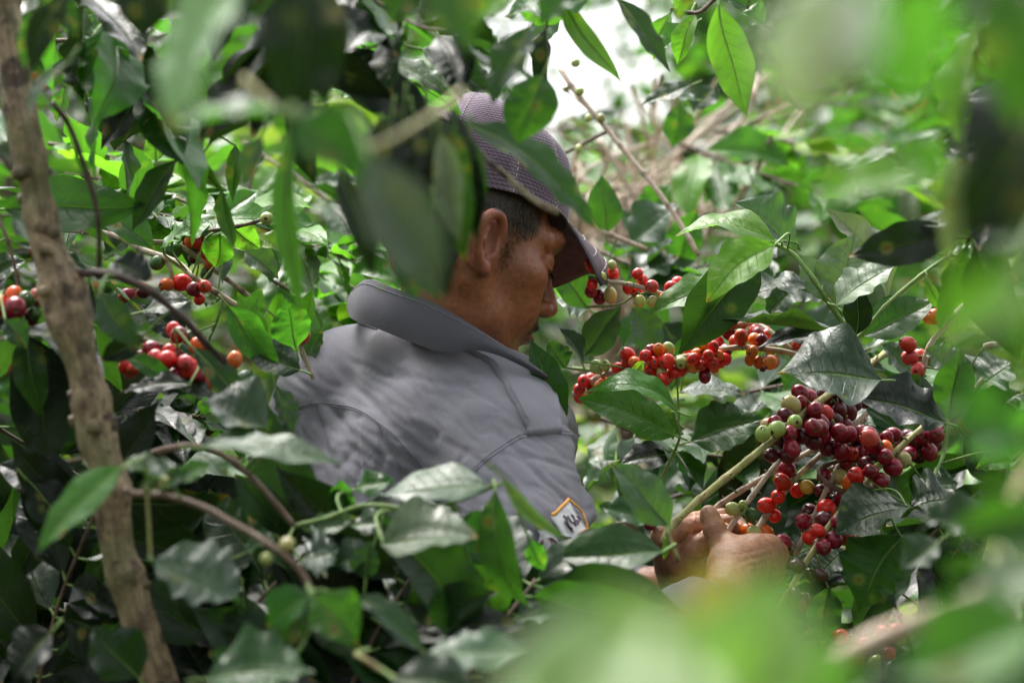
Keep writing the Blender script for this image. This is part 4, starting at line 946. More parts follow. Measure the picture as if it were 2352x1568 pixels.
# collar: a thick folded band standing round the neck and lying forward on the right
LO = [(798, 716, 2.085), (812, 734, 2.03), (873, 757, 1.965), (948, 787, 1.935), (1014, 808, 1.925), (1080, 803, 1.92), (1135, 812, 1.915), (1192, 836, 1.915), (1252, 868, 1.935), (1262, 885, 1.99), (1190, 870, 2.07), (1080, 820, 2.14), (960, 760, 2.17), (860, 730, 2.15)]
UP = [(812, 662, 2.09), (845, 641, 2.04), (905, 662, 1.99), (980, 688, 1.965), (1045, 722, 1.955), (1100, 756, 1.955), (1150, 788, 1.955), (1200, 820, 1.965), (1256, 862, 1.955), (1250, 864, 2.0), (1170, 820, 2.06), (1080, 770, 2.10), (960, 700, 2.12), (860, 660, 2.12)]
UD = [2.06, 2.000, 1.962, 1.938, 1.920, 1.906, 1.900, 1.902, 1.925]
for i_ in range(9):
    h_ = hit(LO[i_][0] + (14 if i_ == 0 else 0), LO[i_][1] + 8, .003); UP[i_] = (*UP[i_][:2], UD[i_]); LO[i_] = (*LO[i_][:2], min(UD[i_] - .004, float(h_[1]) if h_ is not None else 9))
lu = spline(np.hstack([PX(*(LO + [LO[0]])), PX(*(UP + [UP[0]]))]), .006); m_ = 150; ar_ = np.concatenate([[0], np.cumsum(np.linalg.norm(np.diff(lu[:, :3], axis=0), axis=1) + np.linalg.norm(np.diff(lu[:, 3:], axis=0), axis=1))]); lu = np.stack([np.interp(np.linspace(0, ar_[-1], m_), ar_, lu[:, c_]) for c_ in range(6)], 1); lo, up = lu[:, :3], lu[:, 3:]
cen = P(1010, 760, 2.05); rows = []
for k_, t_ in enumerate(np.linspace(0, 1, 10)):
    p = lo * (1 - t_) + up * t_; o_ = unit((p - cen) * [1, 1, 0]); rows.append(p + o_ * (.0035 * math.sin(t_ * 3.14) ))
inner = [r_ - unit((r_ - cen) * [1, 1, 0]) * (.003 if i_ else .0022) - [0, 0, .0] for i_, r_ in enumerate(rows[::-1])]
cg_ = Geo(); cg_.add(np.array(rows).reshape(-1, 3), grid_quads(len(rows), m_)); cg_.add(np.array(inner).reshape(-1, 3), grid_quads(len(inner), m_)); cg_.add(np.array([rows[-1], inner[0]]).reshape(-1, 3), grid_quads(2, m_)); cg_.add(np.array([inner[-1], rows[0]]).reshape(-1, 3), grid_quads(2, m_)); COLL = part('collar', cg_, M_COLLAR, shirt)
gg = Geo(); tube(gg, (rows[8] + unit((rows[8] - cen) * [1, 1, 0]) * .0003)[:96], .0004, 4, cap=False); part('stitching', gg, M_SHIRT, COLL)
LO2 = [(806, 738, 2.05), (850, 752, 1.97), (930, 775, 1.925), (1010, 800, 1.915), (1060, 806, 1.912)]
seam('collar_seam', [p_[:2] for p_ in LO2], .0012, .001)
# right cuff
gg = Geo(); ax_ = unit(WR - ELR); cb = WR - (WR - ELR) * .16; tube(gg, [cb - ax_ * .03, cb - ax_ * .01, cb + ax_ * .012, cb + ax_ * .016], [.038, .0375, .036, .033], 26, 0, .02, 4, cap=False); part('cuff', gg, M_SHIRT, shirt)
# trousers and shoes
tf = Field(HIPC * [1, 1, 0] + [-.4, -.45, .06], HIPC * [1, 1, 0] + [.4, .45, 1.12], .009)
ans = list(legs(tf, .016)); tf.chain([HIPC + RT * .06, HIPC - RT * .06], [.125, .125], .04); tf.cap(HIPC, HIPC + [0, 0, .1], .125, .12, .04)
v, q, t = tf.surf(); gg = Geo(); gg.add(v, q, t); wear('trousers', gg, cloth_material('dark_trouser_cloth', (.035, .037, .05)))
for an in ans:
    s_f = Field(an * [1, 1, 0] + [-.2, -.2, -.01], an * [1, 1, 0] + [.25, .25, .2], .006); s_f.chain([an + [0, 0, .02], an * [1, 1, 0] + [0, 0, .045], an * [1, 1, 0] + [0, 0, .04] + FW * .17], [.045, .044, .036], .02)
    v, q, t = s_f.surf(); v[:, 2] = np.maximum(v[:, 2], .003); gg = Geo(); gg.add(v, q, t); wear('shoe', gg, simple('rubber_boot', (.03, .03, .03), .5))
F7 = (.4028, 1263.3, 803.9); F4 = (.2686, 1263.3, 574.2); F3 = (.3663, 1665.2, 402.); F4L = (.3662, 0, 516.8)
G_HERO = 'coffee branches around the picker'
# --- right: fruiting branches the picker works on
B = Branch('thick yellow-green coffee branch from the fingertips up to the densest dark red cherries', G_HERO,
  [(9, [(1524, 1250, 1.86), (1537, 1215, 1.87), (1598, 1154, 1.89), (1706, 1066, 1.91), (1779, 1005, 1.93), (1850, 945, 1.97), (1940, 880, 2.03), (2050, 800, 2.12)])], mat='grn', d=1.93, node=.031)
B.cherries('''1470 270 R 1.12,1345 370 R 1.12,1510 340 r 1.12,1570 360 p,1425 300 R,1395 410 g,1440 390 R,1375 312 t,1525 435 r 1.1,1365 475 R,1295 450 g,1215 475 g 1.15,1240 430 t,1440 490 k,1380 560 R,
 1340 580 k,1260 600 k,1540 480 R,1500 520 k,1560 490 R,1650 300 k,1700 350 k,1620 400 k,1650 340 k,1690 440 R,1650 470 r,1790 290 k,1740 310 k,1600 290 k,1350 600 k,1480 440 R,1310 520 k,1600 440 k,1560 250 k,1720 260 k,1580 560 k''', F7, 18.8, dark=True)
B.leaves('''1537 1222 1524 1286 22 1.85 o c bow=.12
2028 872 1784 857 150 1.84 d m wave=.1 fold=.16
2175 972 1962 905 118 1.9 D m
2178 968 2058 868 92 1.97 d m
1885 965 1930 1060 60 2.12 D m''')
B = Branch('slender pale branch with almost no leaves, held at a green cherry above the right thumb', G_HERO,
  [(6.5, [(1655, 1248, 1.965), (1666, 1227, 1.965), (1710, 1162, 1.97), (1760, 1095, 1.98), (1799, 1046, 1.99), (1830, 1010, 2.0), (1900, 940, 2.05)])], mat='tan', d=1.97, node=.03)
B.cherries('1040 905 t,1150 940 G 1.05,1165 1040 g,1100 880 g .7', F7, 16)
B.leaves('''1712 1172 1700 1186 9 1.955 p c
1716 1168 1730 1172 8 1.955 p c''')
B = Branch('grey-brown twig ending behind the right thumb, forked below the dark red cluster', G_HERO,
  [(7, [(1625, 1182, 2.04), (1638, 1170, 2.04), (1690, 1134, 2.05), (1760, 1092, 2.06), (1827, 1053, 2.07), (1900, 1015, 2.08), (1990, 960, 2.12)])], mat='tan', d=2.05)
B.leaves('''1710 1110 1660 1050 50 2.2 d m
1760 985 1650 1165 128 2.16 D c
1690 1128 1668 1118 8 2.04 D m''')
B = Branch('pale coffee twig with five widely spaced red cherries right of the thumb', G_HERO,
  [(7, [(1728, 1235, 1.99), (1735, 1219, 1.99), (1775, 1165, 2.0), (1827, 1098, 2.0), (1870, 1058, 2.0), (1912, 1017, 2.02), (1990, 950, 2.05)])], mat='tan', d=2.0)
B.cherries('1350 680 R,1325 750 x,1410 800 r,1465 780 y,1300 835 r 1.05,1235 885 r 1.05,1280 945 r,1230 1040 o,1130 1030 o', F7, 18.5)
B = Branch('long yellowish branch packed with crimson cherries, reaching down to the bottom edge', G_HERO,
  [(7.5, [(1740, 1500, 1.86), (1767, 1435, 1.87), (1827, 1331, 1.89), (1868, 1265, 1.9), (1908, 1203, 1.91), (1968, 1134, 1.93), (2020, 1070, 1.95), (2073, 1021, 1.97), (2150, 955, 2.02)]),
   (7, [(1826, 1275, 1.97), (1843, 1239, 1.97), (1868, 1190, 1.98), (1900, 1120, 1.98), (1930, 1060, 2.0)], 'tan'),
   (6, [(1968, 1134, 1.97), (1915, 1120, 1.97), (1880, 1080, 1.98), (1945, 1050, 2.0)], 'brn')], mat='grn', d=1.92, node=.036)
B.cherries('''1765 475 r,1820 500 p,1845 540 r 1.1,1750 550 R 1.1,1880 560 R,1650 550 R,1665 580 r,1720 590 r,1785 590 R,1740 625 R,1800 645 k 1.15,1915 555 o,2010 625 g,1955 665 r 1.1,1725 690 g,1745 715 r,1650 720 t,
 1710 760 o,1780 785 k,1885 745 r 1.1,1850 600 R,1960 480 R,1920 620 k,1560 715 R,1540 800 k,1590 780 k 1.1,1480 925 R 1.1,1575 900 r 1.15,1560 965 k,1445 975 r,1470 1015 k 1.1,1525 1030 r,1480 1070 r,1620 1080 R,1650 980 r,
 1560 1120 R,1590 840 k,1680 1060 x,1350 1130 R 1.15,1340 1205 b 1.1,1410 1230 b 1.1,1300 1160 b,1490 1280 b,1545 1280 b,1400 1390 b,1340 1440 k 1.1,1420 1455 R 1.1,1450 1420 k,1375 1410 R,1830 690 R,1690 640 R,1620 860 R''', F7, 18.5, dark=True)
B.leaves('''2090 1164 1918 1226 92 1.88 d u wave=.08
2092 1166 2214 1142 80 1.92 d u
2088 1160 2040 1085 44 1.98 d m
1940 1260 1868 1325 60 2.1 g u
2073 1228 1972 1402 118 1.88 m m wave=.16 bow=.12
2036 1310 1960 1458 85 1.98 d c
1902 1345 1888 1480 84 2.02 m m wave=.16
1860 1438 1790 1400 60 2.08 d m''')
B = Branch('dark red cherries on a shaded coffee branch at the right, behind the blurred leaves', G_HERO,
  [(7, [(2260, 870, 2.05), (2190, 960, 2.06), (2130, 1010, 2.07), (2060, 1050, 2.08)]), (4, [(2180, 970, 2.06), (2165, 1050, 2.05), (2120, 1130, 2.0)], 'new')], mat='brn', d=2.06)
B.cherries('2070 520 k,2120 490 R,2160 470 R,2200 480 R,2080 560 k,2160 580 R,2040 500 k,2100 600 k,2130 530 k,2190 540 k,2050 590 R,2010 540 k', F7, 20)
B.leaves('''2215 1000 2290 1120 80 2.1 D c
2130 1115 2200 1110 60 2.1 m m
2330 1060 2240 1075 45 2.0 b m
2210 1240 2160 1330 60 2.0 d m''')
B = Branch('row of bright red cherries hanging on a shaded twig beside the wavy leaf', G_HERO,
  [(5, [(1990, 1120, 2.12), (1975, 1200, 2.1), (1965, 1260, 2.1), (1955, 1330, 2.1)])], mat='grn', d=2.1)
B.cherries('1745 1090 r,1725 1140 r,1730 1175 r,1722 1205 r,1740 1125 R', F7, 18)
B = Branch('upright brown coffee shoot with a few dull red cherries near the bottom edge', G_HERO,
  [(8, [(1840, 1620, 2.1), (1835, 1540, 2.1), (1832, 1440, 2.1), (1815, 1380, 2.1)]), (6, [(2000, 1640, 2.0), (2030, 1560, 2.0), (2020, 1450, 2.0), (2010, 1400, 2.05)])], mat='brn', d=2.1)
B.cherries('1930 1462 r 1,2030 1452 p 1,2060 1448 p 1,1777 1470 o 1,1985 1480 x 1,2013 1520 g 1,2040 1500 r 1,1965 1510 x 1,2090 1590 b 1,1820 1450 b 1,1800 1405 k 1,1850 1400 R 1,2020 1412 R 1', (1, 0, 0), 18)
B.leaves('''1840 1500 1720 1560 80 2.15 D m
2030 1540 2180 1520 70 2.2 d u
1840 1560 1960 1600 90 2.1 d m
2110 1390 2150 1460 60 2.1 b m''')
# --- middle row of orange-red cherries
B = Branch('long coffee branch of orange and red cherries in a row right of the shirt collar', G_HERO,
  [(7, [(1320, 905, 2.12), (1345, 882, 2.1), (1408, 853, 2.06), (1480, 838, 2.03), (1548, 824, 2.02), (1640, 806, 2.02), (1720, 798, 2.02), (1822, 812, 2.03), (1900, 850, 2.08), (2000, 905, 2.15)]),
   (7, [(1640, 770, 2.1), (1700, 745, 2.08), (1740, 745, 2.07), (1790, 780, 2.05), (1830, 815, 2.05)], 'tan'), (4, [(1316, 845, 2.08), (1360, 850, 2.07), (1420, 850, 2.06)], 'new')], mat='tan', d=2.03)
B.cherries('''400 1000 g,470 985 g,580 1010 r 1.1,665 895 r,660 965 r,690 1035 R,610 1085 r,345 1100 x,400 1130 g .8,460 1135 o,380 1190 r,430 1185 p,250 1190 r,255 1250 r,870 850 r,972 865 g,1015 840 g,805 925 z,900 910 z,
 1000 950 r 1.1,865 1015 r,955 1040 g .8,1035 1030 r,1115 1020 r,1118 960 g,910 1090 r,970 1100 r,1265 805 o,1340 805 y 1.1,1430 790 r 1.1,1255 885 o,1355 895 r,1440 900 o,1500 930 R,1185 900 r,1215 990 y,1290 985 x,1400 1000 o,
 1320 1050 R,1470 600 r,1550 615 x,1645 625 r 1.1,1490 660 R,1535 715 R 1.1,1635 745 x,1590 780 x,1750 690 p,1775 705 R,1860 735 r 1.2,1750 765 z,1815 815 o,1940 785 g,1730 865 z 1.1,1885 880 g .9,1710 935 o,1785 960 z,
 1880 960 z,1820 1010 k .7,2125 805 x,2210 800 y,2280 810 p,1595 430 r .7,1645 415 g .8,1500 860 R,1160 960 r,1380 820 r,720 960 o,900 960 r,1230 930 r,1450 950 r,1330 940 R,760 1000 r,860 930 o,1000 1080 r,930 850 o''', F4, 15.0, fill='rorRz')
B.leaves('''1553 1001 1328 913 100 1.95 b m wave=.07 fold=.06 quilt=.03
1560 950 1334 908 52 1.93 b u bow=.28 wave=.12
1452 858 1478 828 26 1.95 y c
1295 985 1217 776 82 1.93 m m wave=.14
1336 818 1426 702 84 2.07 g m fold=.25
1500 820 1450 700 84 2.2 g m
1354 709 1276 600 80 2.15 m c
1350 712 1275 690 60 2.2 g m
1341 832 1284 752 34 2.0 d r
1300 845 1262 780 60 2.05 m m
1585 1013 1757 958 104 2.06 m m fold=.12
1560 900 1712 905 52 2.1 g u
1545 1040 1420 1070 60 2.12 D m
1345 1130 1425 1055 60 2.08 m u
1560 960 1545 1010 50 2.02 b l
1650 740 1540 900 60 2.2 m m
1860 830 1800 900 60 2.2 b m
1700 1015 1780 930 44 2.2 l m
1820 760 1920 800 46 2.12 b u''')
B = Branch('thin green stem left of the thick yellow branch, with two cherries beside it', G_HERO,
  [(3.5, [(1505, 1120, 2.0), (1528, 1080, 1.99), (1560, 1010, 1.96), (1558, 985, 1.955), (1545, 945, 1.94)]), (3.5, [(1535, 1190, 1.98), (1510, 1165, 1.98), (1470, 1160, 1.98)], 'drk')], mat='new', d=1.97, node=0)
B.cherries('510 940 z,575 985 R', F7, 18)
# --- cherries by the cap brim
B = Branch('coffee branch with red and unripe green cherries beneath the cap peak', G_HERO,
  [(5.5, [(1355, 640, 2.04), (1380, 645, 2.03), (1430, 650, 2.02), (1500, 668, 2.02), (1560, 690, 2.03), (1640, 720, 2.05)]), (2.5, [(1350, 705, 2.06), (1420, 700, 2.05), (1455, 680, 2.03), (1500, 668, 2.02)], 'new')], mat='tan', d=2.02)
B.cherries('''350 120 r,440 235 g,540 200 r,360 300 r,420 400 R,515 385 g,748 205 r,792 258 x,668 325 r,742 357 r,870 310 p,765 435 t,878 440 t,1035 320 r,1090 285 r,365 150 r,530 130 g .8,980 420 o,350 350 R''', F4, 14.5)
# --- right: leafy shoots
B = Branch('leafy coffee shoot with lime leaves left and pale glossy leaves right, above the orange cherries', G_HERO,
  [(6, [(1995, 830, 2.05), (1962, 780, 1.98), (1918, 717, 1.95), (1870, 644, 1.94), (1823, 585, 1.94), (1782, 560, 1.95), (1745, 548, 1.96)])], mat='new', d=1.95, node=.03)
B.leaves('''1783 556 1551 542 74 1.93 l u bow=.16 wave=.06 dd=.02
1782 560 1622 694 104 1.88 l m quilt=.1 wave=.07 fold=.12
1738 572 1558 812 134 1.97 d c quilt=.05
1690 640 1492 722 60 2.0 b m
1823 583 1682 466 110 2.0 p m bow=.12
1840 575 1700 480 60 2.03 b k
1918 700 1962 535 130 1.95 h m wave=.14 fold=.02
1920 705 2056 612 60 1.92 h m bow=.1
1893 690 1834 585 74 1.96 h m
1965 772 1968 650 66 1.98 D c
1938 768 1656 733 88 1.96 g t bow=.05
1872 655 1690 690 60 1.97 d u
1935 760 1735 800 42 2.0 D u
1900 690 1800 650 70 2.05 d m
1850 640 1760 720 80 2.08 d m
1790 565 1700 620 70 2.05 D m''')
B = Branch('thin bright green shoot pointing up right with small new leaves at its tip', G_HERO,
  [(5, [(1958, 782, 2.0), (1975, 770, 2.0), (2042, 695, 2.0), (2125, 625, 2.0), (2175, 590, 2.0), (2184, 578, 2.0)])], mat='new', d=2.0, node=.05)
B.leaves('''2040 692 1898 479 96 2.04 h m wave=.2 bend=.12
1978 772 2152 684 86 2.03 m m wave=.08
2176 586 2160 540 22 2.0 b l
2182 584 2248 592 28 2.0 b u
2184 588 2306 610 48 2.0 b m
2128 628 2170 716 26 1.99 o l bow=.2
2195 715 2185 632 60 2.08 b m''')
B = Branch('pinkish twig with a pair of red-orange cherries and one dried brown cherry at the right', G_HERO,
  [(7, [(2118, 860, 2.02), (2135, 795, 2.02), (2170, 755, 2.02), (2190, 725, 2.02), (2215, 700, 2.05)]), (6, [(2260, 795, 2.05), (2320, 785, 2.05), (2370, 770, 2.05)]), (3, [(2118, 860, 2.02), (2120, 900, 2.02), (2150, 960, 2.03)], 'brn')], mat='tan', d=2.02)
B.cherries('2137 727 o 1,2150 727 r 1.1,2158 703 b .9,2085 790 x 1,2090 820 p 1,2112 815 p 1,2108 848 p .9,2180 720 g .7,2128 905 o .6', (1, 0, 0), 18)
B.leaves('''2105 870 2020 790 74 2.08 g m
2190 860 2125 800 80 1.97 p m
2195 850 2150 780 50 2.0 b m
2175 965 2205 800 96 1.9 m c
2240 900 2330 830 80 2.1 d u
2260 960 2350 900 80 2.1 m m''')
B = Branch('out-of-focus brown cherries under a green leaf at the right edge', G_HERO,
  [(5, [(2400, 640, 2.2), (2300, 632, 2.2), (2220, 640, 2.2)])], mat='brn', d=2.2)
B.cherries('2225 633 x 1,2252 622 x 1,2277 624 x 1,2300 630 x 1,2325 640 x 1', (1, 0, 0), 15)
B.leaves('2230 615 2160 560 40 2.25 b u')
# --- sticks and leaves behind the cap, right of it
B = Branch('bare beige stick slanting from the bright sky gap down to the lime leaf', G_HERO,
  [(6.5, [(1290, 160, 2.4), (1321, 210, 2.38), (1392, 295, 2.36), (1445, 360, 2.34), (1502, 428, 2.32), (1560, 510, 2.3), (1604, 585, 2.28)]), (4.5, [(1400, 300, 2.36), (1360, 320, 2.38), (1290, 355, 2.4)], 'brn'), (3, [(1392, 295, 2.36), (1350, 250, 2.4), (1290, 200, 2.45)])], mat='tan', d=2.35, node=.05)
B.cherries('1352 272 g .8,1380 272 g .9,1332 210 g .9,1322 145 g .8,1330 342 g .8,1300 205 g .7', (1, 0, 0), 12)
B = Branch('short dry stick behind the cap peak between pale veined leaves', G_HERO,
  [(6, [(1380, 530, 2.3), (1430, 550, 2.3), (1487, 573, 2.3)])], mat='tan', d=2.3)
B.leaves('''1391 540 1382 402 78 2.3 m m quilt=.1 wave=.14
1450 560 1560 470 90 2.45 g m
1500 600 1420 480 80 2.5 m m
1560 620 1600 480 90 2.5 b m
1470 690 1600 600 80 2.4 g u
1440 640 1560 590 60 2.4 g u
1390 620 1330 700 90 2.35 m m
1320 610 1300 700 80 2.4 l m
1480 500 1540 420 70 2.6 b m
1430 800 1500 700 80 2.3 m m
1520 740 1580 830 80 2.35 d m''')
B = Branch('leaves hanging from the top edge right of the sky gap, one broad and olive', G_HERO,
  [(5, [(1700, -60, 1.75), (1640, 0, 1.75), (1600, 30, 1.8), (1540, 20, 1.8)]), (5, [(1500, -40, 1.65), (1420, -20, 1.65), (1340, -10, 1.65), (1270, -20, 1.65)], 'drk')], mat='brn', d=1.7)
B.leaves('''1652 8 1717 268 96 1.72 o b
1408 -10 1541 168 52 1.62 d m
1280 -20 1428 192 52 1.62 p l wave=.12
1350 0 1158 40 90 1.6 v m
1600 30 1555 150 50 1.85 l m
1590 60 1510 120 50 1.95 b m
1540 30 1500 140 46 2.2 l m
1590 195 1470 245 44 2.3 d m
1600 230 1520 215 36 2.4 p u
1560 240 1545 340 74 2.6 m m quilt=.12
1640 200 1590 260 60 2.5 d m
1255 60 1262 232 46 1.68 D l fold=.5
1300 40 1180 20 70 1.66 b b
1720 20 1640 -20 60 1.8 m m
1760 60 1700 30 60 2.2 b m''')
# --- over the cap
B = Branch('dark twig crossing before the cap, its end pale, with one long dark leaf', G_HERO,
  [(7, [(740, 40, 1.6), (772, 90, 1.58), (835, 146, 1.57), (905, 198, 1.55), (988, 254, 1.53), (1040, 285, 1.5), (1090, 335, 1.45), (1131, 379, 1.42), (1169, 410, 1.42)], 'drk'),
   (7.5, [(1140, 388, 1.42), (1169, 410, 1.42), (1232, 463, 1.42), (1285, 490, 1.42)], 'tan'), (5, [(790, 170, 1.58), (850, 175, 1.57), (930, 225, 1.55), (1010, 250, 1.5), (1070, 210, 1.5)], 'brn')], mat='drk', d=1.52)
B.cherries('849 160 G 1.1,783 184 G 1.1,905 60 G .8,770 90 k .8', (1, 0, 0), 19)
B.leaves('''1040 272 1380 538 74 1.42 m m bend=-.03 wave=.16
1250 170 1188 330 128 1.35 m m wave=.06 fold=.02
1215 60 1130 240 90 1.3 d m
900 110 765 85 95 1.66 v b
912 20 905 135 52 1.6 d m
868 132 1038 222 60 1.66 p m quilt=.16 wave=.14
835 150 946 288 74 1.7 v b
900 165 1060 265 70 1.74 v b
960 110 1140 222 76 1.62 d m
840 190 940 300 70 1.75 m b
980 215 960 285 30 1.6 d m
1090 70 1140 140 60 1.6 v m
820 60 740 110 50 1.75 D m
760 200 840 240 40 1.9 b m
1200 110 1290 40 60 1.75 p m''')
# --- left: sharp fruiting branch and leaves round it
B = Branch('light brown coffee branch with red cherries at the left, level with the ear', G_HERO,
  [(7.5, [(120, 520, 2.02), (160, 526, 2.0), (260, 540, 1.98), (330, 575, 1.96), (400, 600, 1.95), (450, 640, 1.94), (510, 680, 1.94), (550, 705, 1.94)]),
   (5, [(372, 590, 1.96), (392, 620, 1.95), (397, 665, 1.95)]), (6, [(330, 556, 2.04), (400, 560, 2.06), (450, 590, 2.06), (520, 640, 2.06), (600, 700, 2.1)], 'tan'), (4, [(515, 685, 1.94), (500, 730, 1.94), (480, 780, 1.95)], 'new')], mat='tan', d=1.95)
B.cherries('''1140 360 r 1.1,1215 400 R 1.05,1285 385 x 1.05,1045 375 o,1260 110 r,1195 105 o .9,1295 185 r,985 235 G,1295 300 G .8,1085 160 G,1250 465 r .7,670 390 G .9,745 445 G,790 440 R .9,1230 200 k,1320 240 z,900 420 k''', F4L, 17.5)
B.leaves('''548 530 470 545 30 1.95 l m
505 536 495 615 80 1.93 l c quilt=.05
530 520 598 572 62 1.93 l c
590 540 655 580 42 1.97 y m
560 575 640 640 60 2.0 p m
370 570 500 500 66 1.9 b u wave=.12
400 545 450 520 40 1.88 b u
230 462 355 575 74 1.86 m m
300 540 240 600 50 2.0 g m
330 470 300 540 50 2.0 m m
500 690 450 690 32 1.95 o m
520 700 640 860 80 1.8 v m
560 760 600 660 60 1.85 m b
680 800 655 685 96 1.8 v c
600 800 545 670 56 1.82 m b
690 850 560 800 84 1.8 d m
430 770 320 700 60 1.9 D m
470 790 420 840 50 1.92 g m
690 760 720 660 50 2.1 l m
700 840 740 760 50 2.05 m m''')
B = Branch('cluster of red cherries at the left, partly behind leaves below the knotted side branch', G_HERO,
  [(6, [(300, 770, 1.70), (360, 790, 1.69), (430, 820, 1.69), (500, 860, 1.72), (560, 900, 1.8)]), (6, [(680, 770, 1.98), (700, 820, 1.98), (720, 870, 1.98)], 'tan')], mat='brn', d=1.8)
B.cherries('''1120 690 R 1.15,1195 705 G,945 775 R 1.3,1045 845 r 1.2,1100 905 r 1.15,1160 860 p 1.1,1195 905 r 1.2,1270 935 x 1.1,805 885 o 1.1,840 900 x,1230 755 o .9,1060 785 r,1470 845 z,1895 700 x,1300 985 p,1210 980 p,1350 970 R,1655 1310 R,1310 790 g .7,1000 930 R,1230 850 p,980 860 r 1.1,1090 960 R 1.1,880 840 R,1150 930 R,1000 800 r''', F4L, 17.5, fill='rRp')
B.leaves('''278 816 425 905 40 1.62 v m wave=.1
436 792 612 968 56 1.58 d m bend=.04
440 884 270 905 36 1.6 D m
345 880 512 925 50 1.68 d u
520 860 600 920 40 1.7 m m
330 715 440 690 50 1.78 d m
600 910 610 1000 30 1.75 m m''')
B = Branch('short berry twig with one round unripe green cherry near the picker left shoulder', G_HERO,
  [(4.5, [(480, 530, 1.93), (545, 520, 1.92), (600, 505, 1.92), (640, 485, 1.92)])], mat='brn', d=1.92, node=.014)
B.cherries('613 502 g 1,434 640 G .1', (1, 0, 0), 17)
B = Branch('dark green cherry on a hooked twig with curled drooping leaves at the upper left', G_HERO,
  [(4.5, [(390, 300, 1.72), (400, 340, 1.71), (425, 362, 1.7), (452, 372, 1.7)])], mat='drk', d=1.7, node=.012)
B.cherries('434 349 G 1', (1, 0, 0), 18)
B.leaves('''408 366 302 532 66 1.7 d m wave=.08
444 370 510 436 34 1.7 d l fold=.6
508 430 538 572 30 1.71 g l fold=.5 twist=1
360 372 345 300 62 1.85 l b
345 300 320 228 50 1.85 v b
285 320 290 460 46 1.8 g r twist=.8
345 190 232 345 76 1.7 D m
300 180 215 275 56 1.78 v b
270 130 300 220 50 1.8 v b
540 330 535 465 40 1.75 d m''')
B = Branch('dim red cherries behind the trunk at the left edge', G_HERO,
  [(6, [(-40, 690, 1.65), (30, 700, 1.65), (90, 690, 1.66), (150, 690, 1.68)])], mat='brn', d=1.65)
B.cherries('90 440 o 1.1,160 470 G 1.15,95 520 R 1.5,0 500 r 1.3,25 560 r 1.2,75 610 r .9,215 555 G,230 450 x,195 580 k,120 570 k', F4L, 18)
B.leaves('''10 735 60 800 60 1.55 g m
55 760 90 960 80 1.6 d c
140 800 70 900 60 1.7 D m
-20 640 60 600 60 1.75 d m''')
B = Branch('pale glossy leaves catching skylight in the top left corner', G_HERO,
  [(5, [(120, 95, 1.8), (200, 90, 1.8), (260, 80, 1.8), (300, 60, 1.82)]), (6, [(300, 60, 1.7), (292, 100, 1.7), (285, 150, 1.7)], 'drk')], mat='brn', d=1.8)
B.cherries('309 104 G 1,300 130 G 1,283 128 k .8', (1, 0, 0), 14)
B.leaves('''185 90 140 35 46 1.8 p m
190 85 225 28 46 1.8 p m
262 58 222 10 34 1.8 p m
275 80 170 122 50 1.62 p u wave=.2
200 90 190 230 90 1.6 D l
160 70 130 -20 60 1.7 d m
330 100 285 180 60 1.9 v b
260 150 310 210 60 1.85 v b
240 60 260 -20 60 1.9 d m
300 20 340 -40 60 2.0 D m
150 200 130 280 50 2.0 b m
200 220 250 290 40 1.9 D m''')
# --- trunk on the left with side shoots (one tree)
T = empty('coffee_tree', P(400, 1680, 1.6), 'knotty brown coffee trunk running from the top left corner to the lower middle', 'coffee tree')
TP = [(-30, -900), (-15, -400), (6, -40), (12, 30), (30, 150), (45, 250), (62, 330), (84, 450), (108, 560), (142, 660), (175, 790), (205, 900), (222, 1000), (250, 1100), (268, 1250), (298, 1350), (330, 1460), (368, 1568), (410, 1700), (470, 2000), (480, 3000), (470, 5350)]
TR = [26, 31, 35, 35, 34, 33, 35, 34, 38, 40, 40, 39, 38, 37, 37, 36, 39, 43, 46, 48, 54, 62]
pts = np.array([[*P(x, y, 1.6), r / K * 1.6] for (x, y), r in zip(TP, TR)]); sp = spline(pts, .006)
geo = Geo(); g = np.random.default_rng(3)
rad = sp[:, 3].copy(); n = len(rad)
for k in range(46):
    c = g.integers(0, min(n, 240)); rad *= 1 + g.uniform(.05, .24) * np.exp(-((np.arange(n) - c) / g.uniform(1.2, 3.5))**2)
tube(geo, sp, rad, 22, 0, .05, 5)
for k in range(44):                                  # knots and pruned stubs
    c = g.integers(6, 190); tan = unit(sp[c + 1, :3] - sp[c, :3]); o = unit(np.cross(tan, g.normal(size=3))); b = sp[c, :3] + o * rad[c] * .7; r0 = g.uniform(.003, .0065)
    tube(geo, [b, b + o * r0 * .9, b + o * r0 * g.uniform(1.2, 2.0)], [r0 * 1.4, r0, r0 * .8], 9, rough=.15, seed=k, tint=(.55,) * 3 if g.random() < .6 else (0, 0, 0))
link('trunk', geo.mesh('trunk', [M_STEM['trk']], T.location), T)
BT = Branch('', None, [(9, [(172, 630, 1.47), (215, 625, 1.46), (270, 635, 1.45), (340, 665, 1.46), (390, 705, 1.47), (430, 740, 1.48), (475, 790, 1.5), (520, 832, 1.52)], 'drk'),
   (6, [(120, 235, 1.42), (160, 290, 1.44), (200, 400, 1.46), (222, 480, 1.47), (228, 560, 1.48), (225, 640, 1.5)], 'drk')], parent=T, d=1.45, mat='drk', rough=.14, node=.03)
BT.leaves('''300 600 238 640 60 1.5 g u
230 670 318 800 80 1.42 g c fold=.3
260 600 350 640 70 1.48 D m
330 770 230 830 60 1.5 D c
130 0 175 85 46 1.2 d m
150 -20 70 170 70 1.15 D c nu=20
70 20 55 160 46 1.2 m m
160 140 58 300 40 1.15 g l bend=.1
205 640 190 900 60 1.7 D c''')
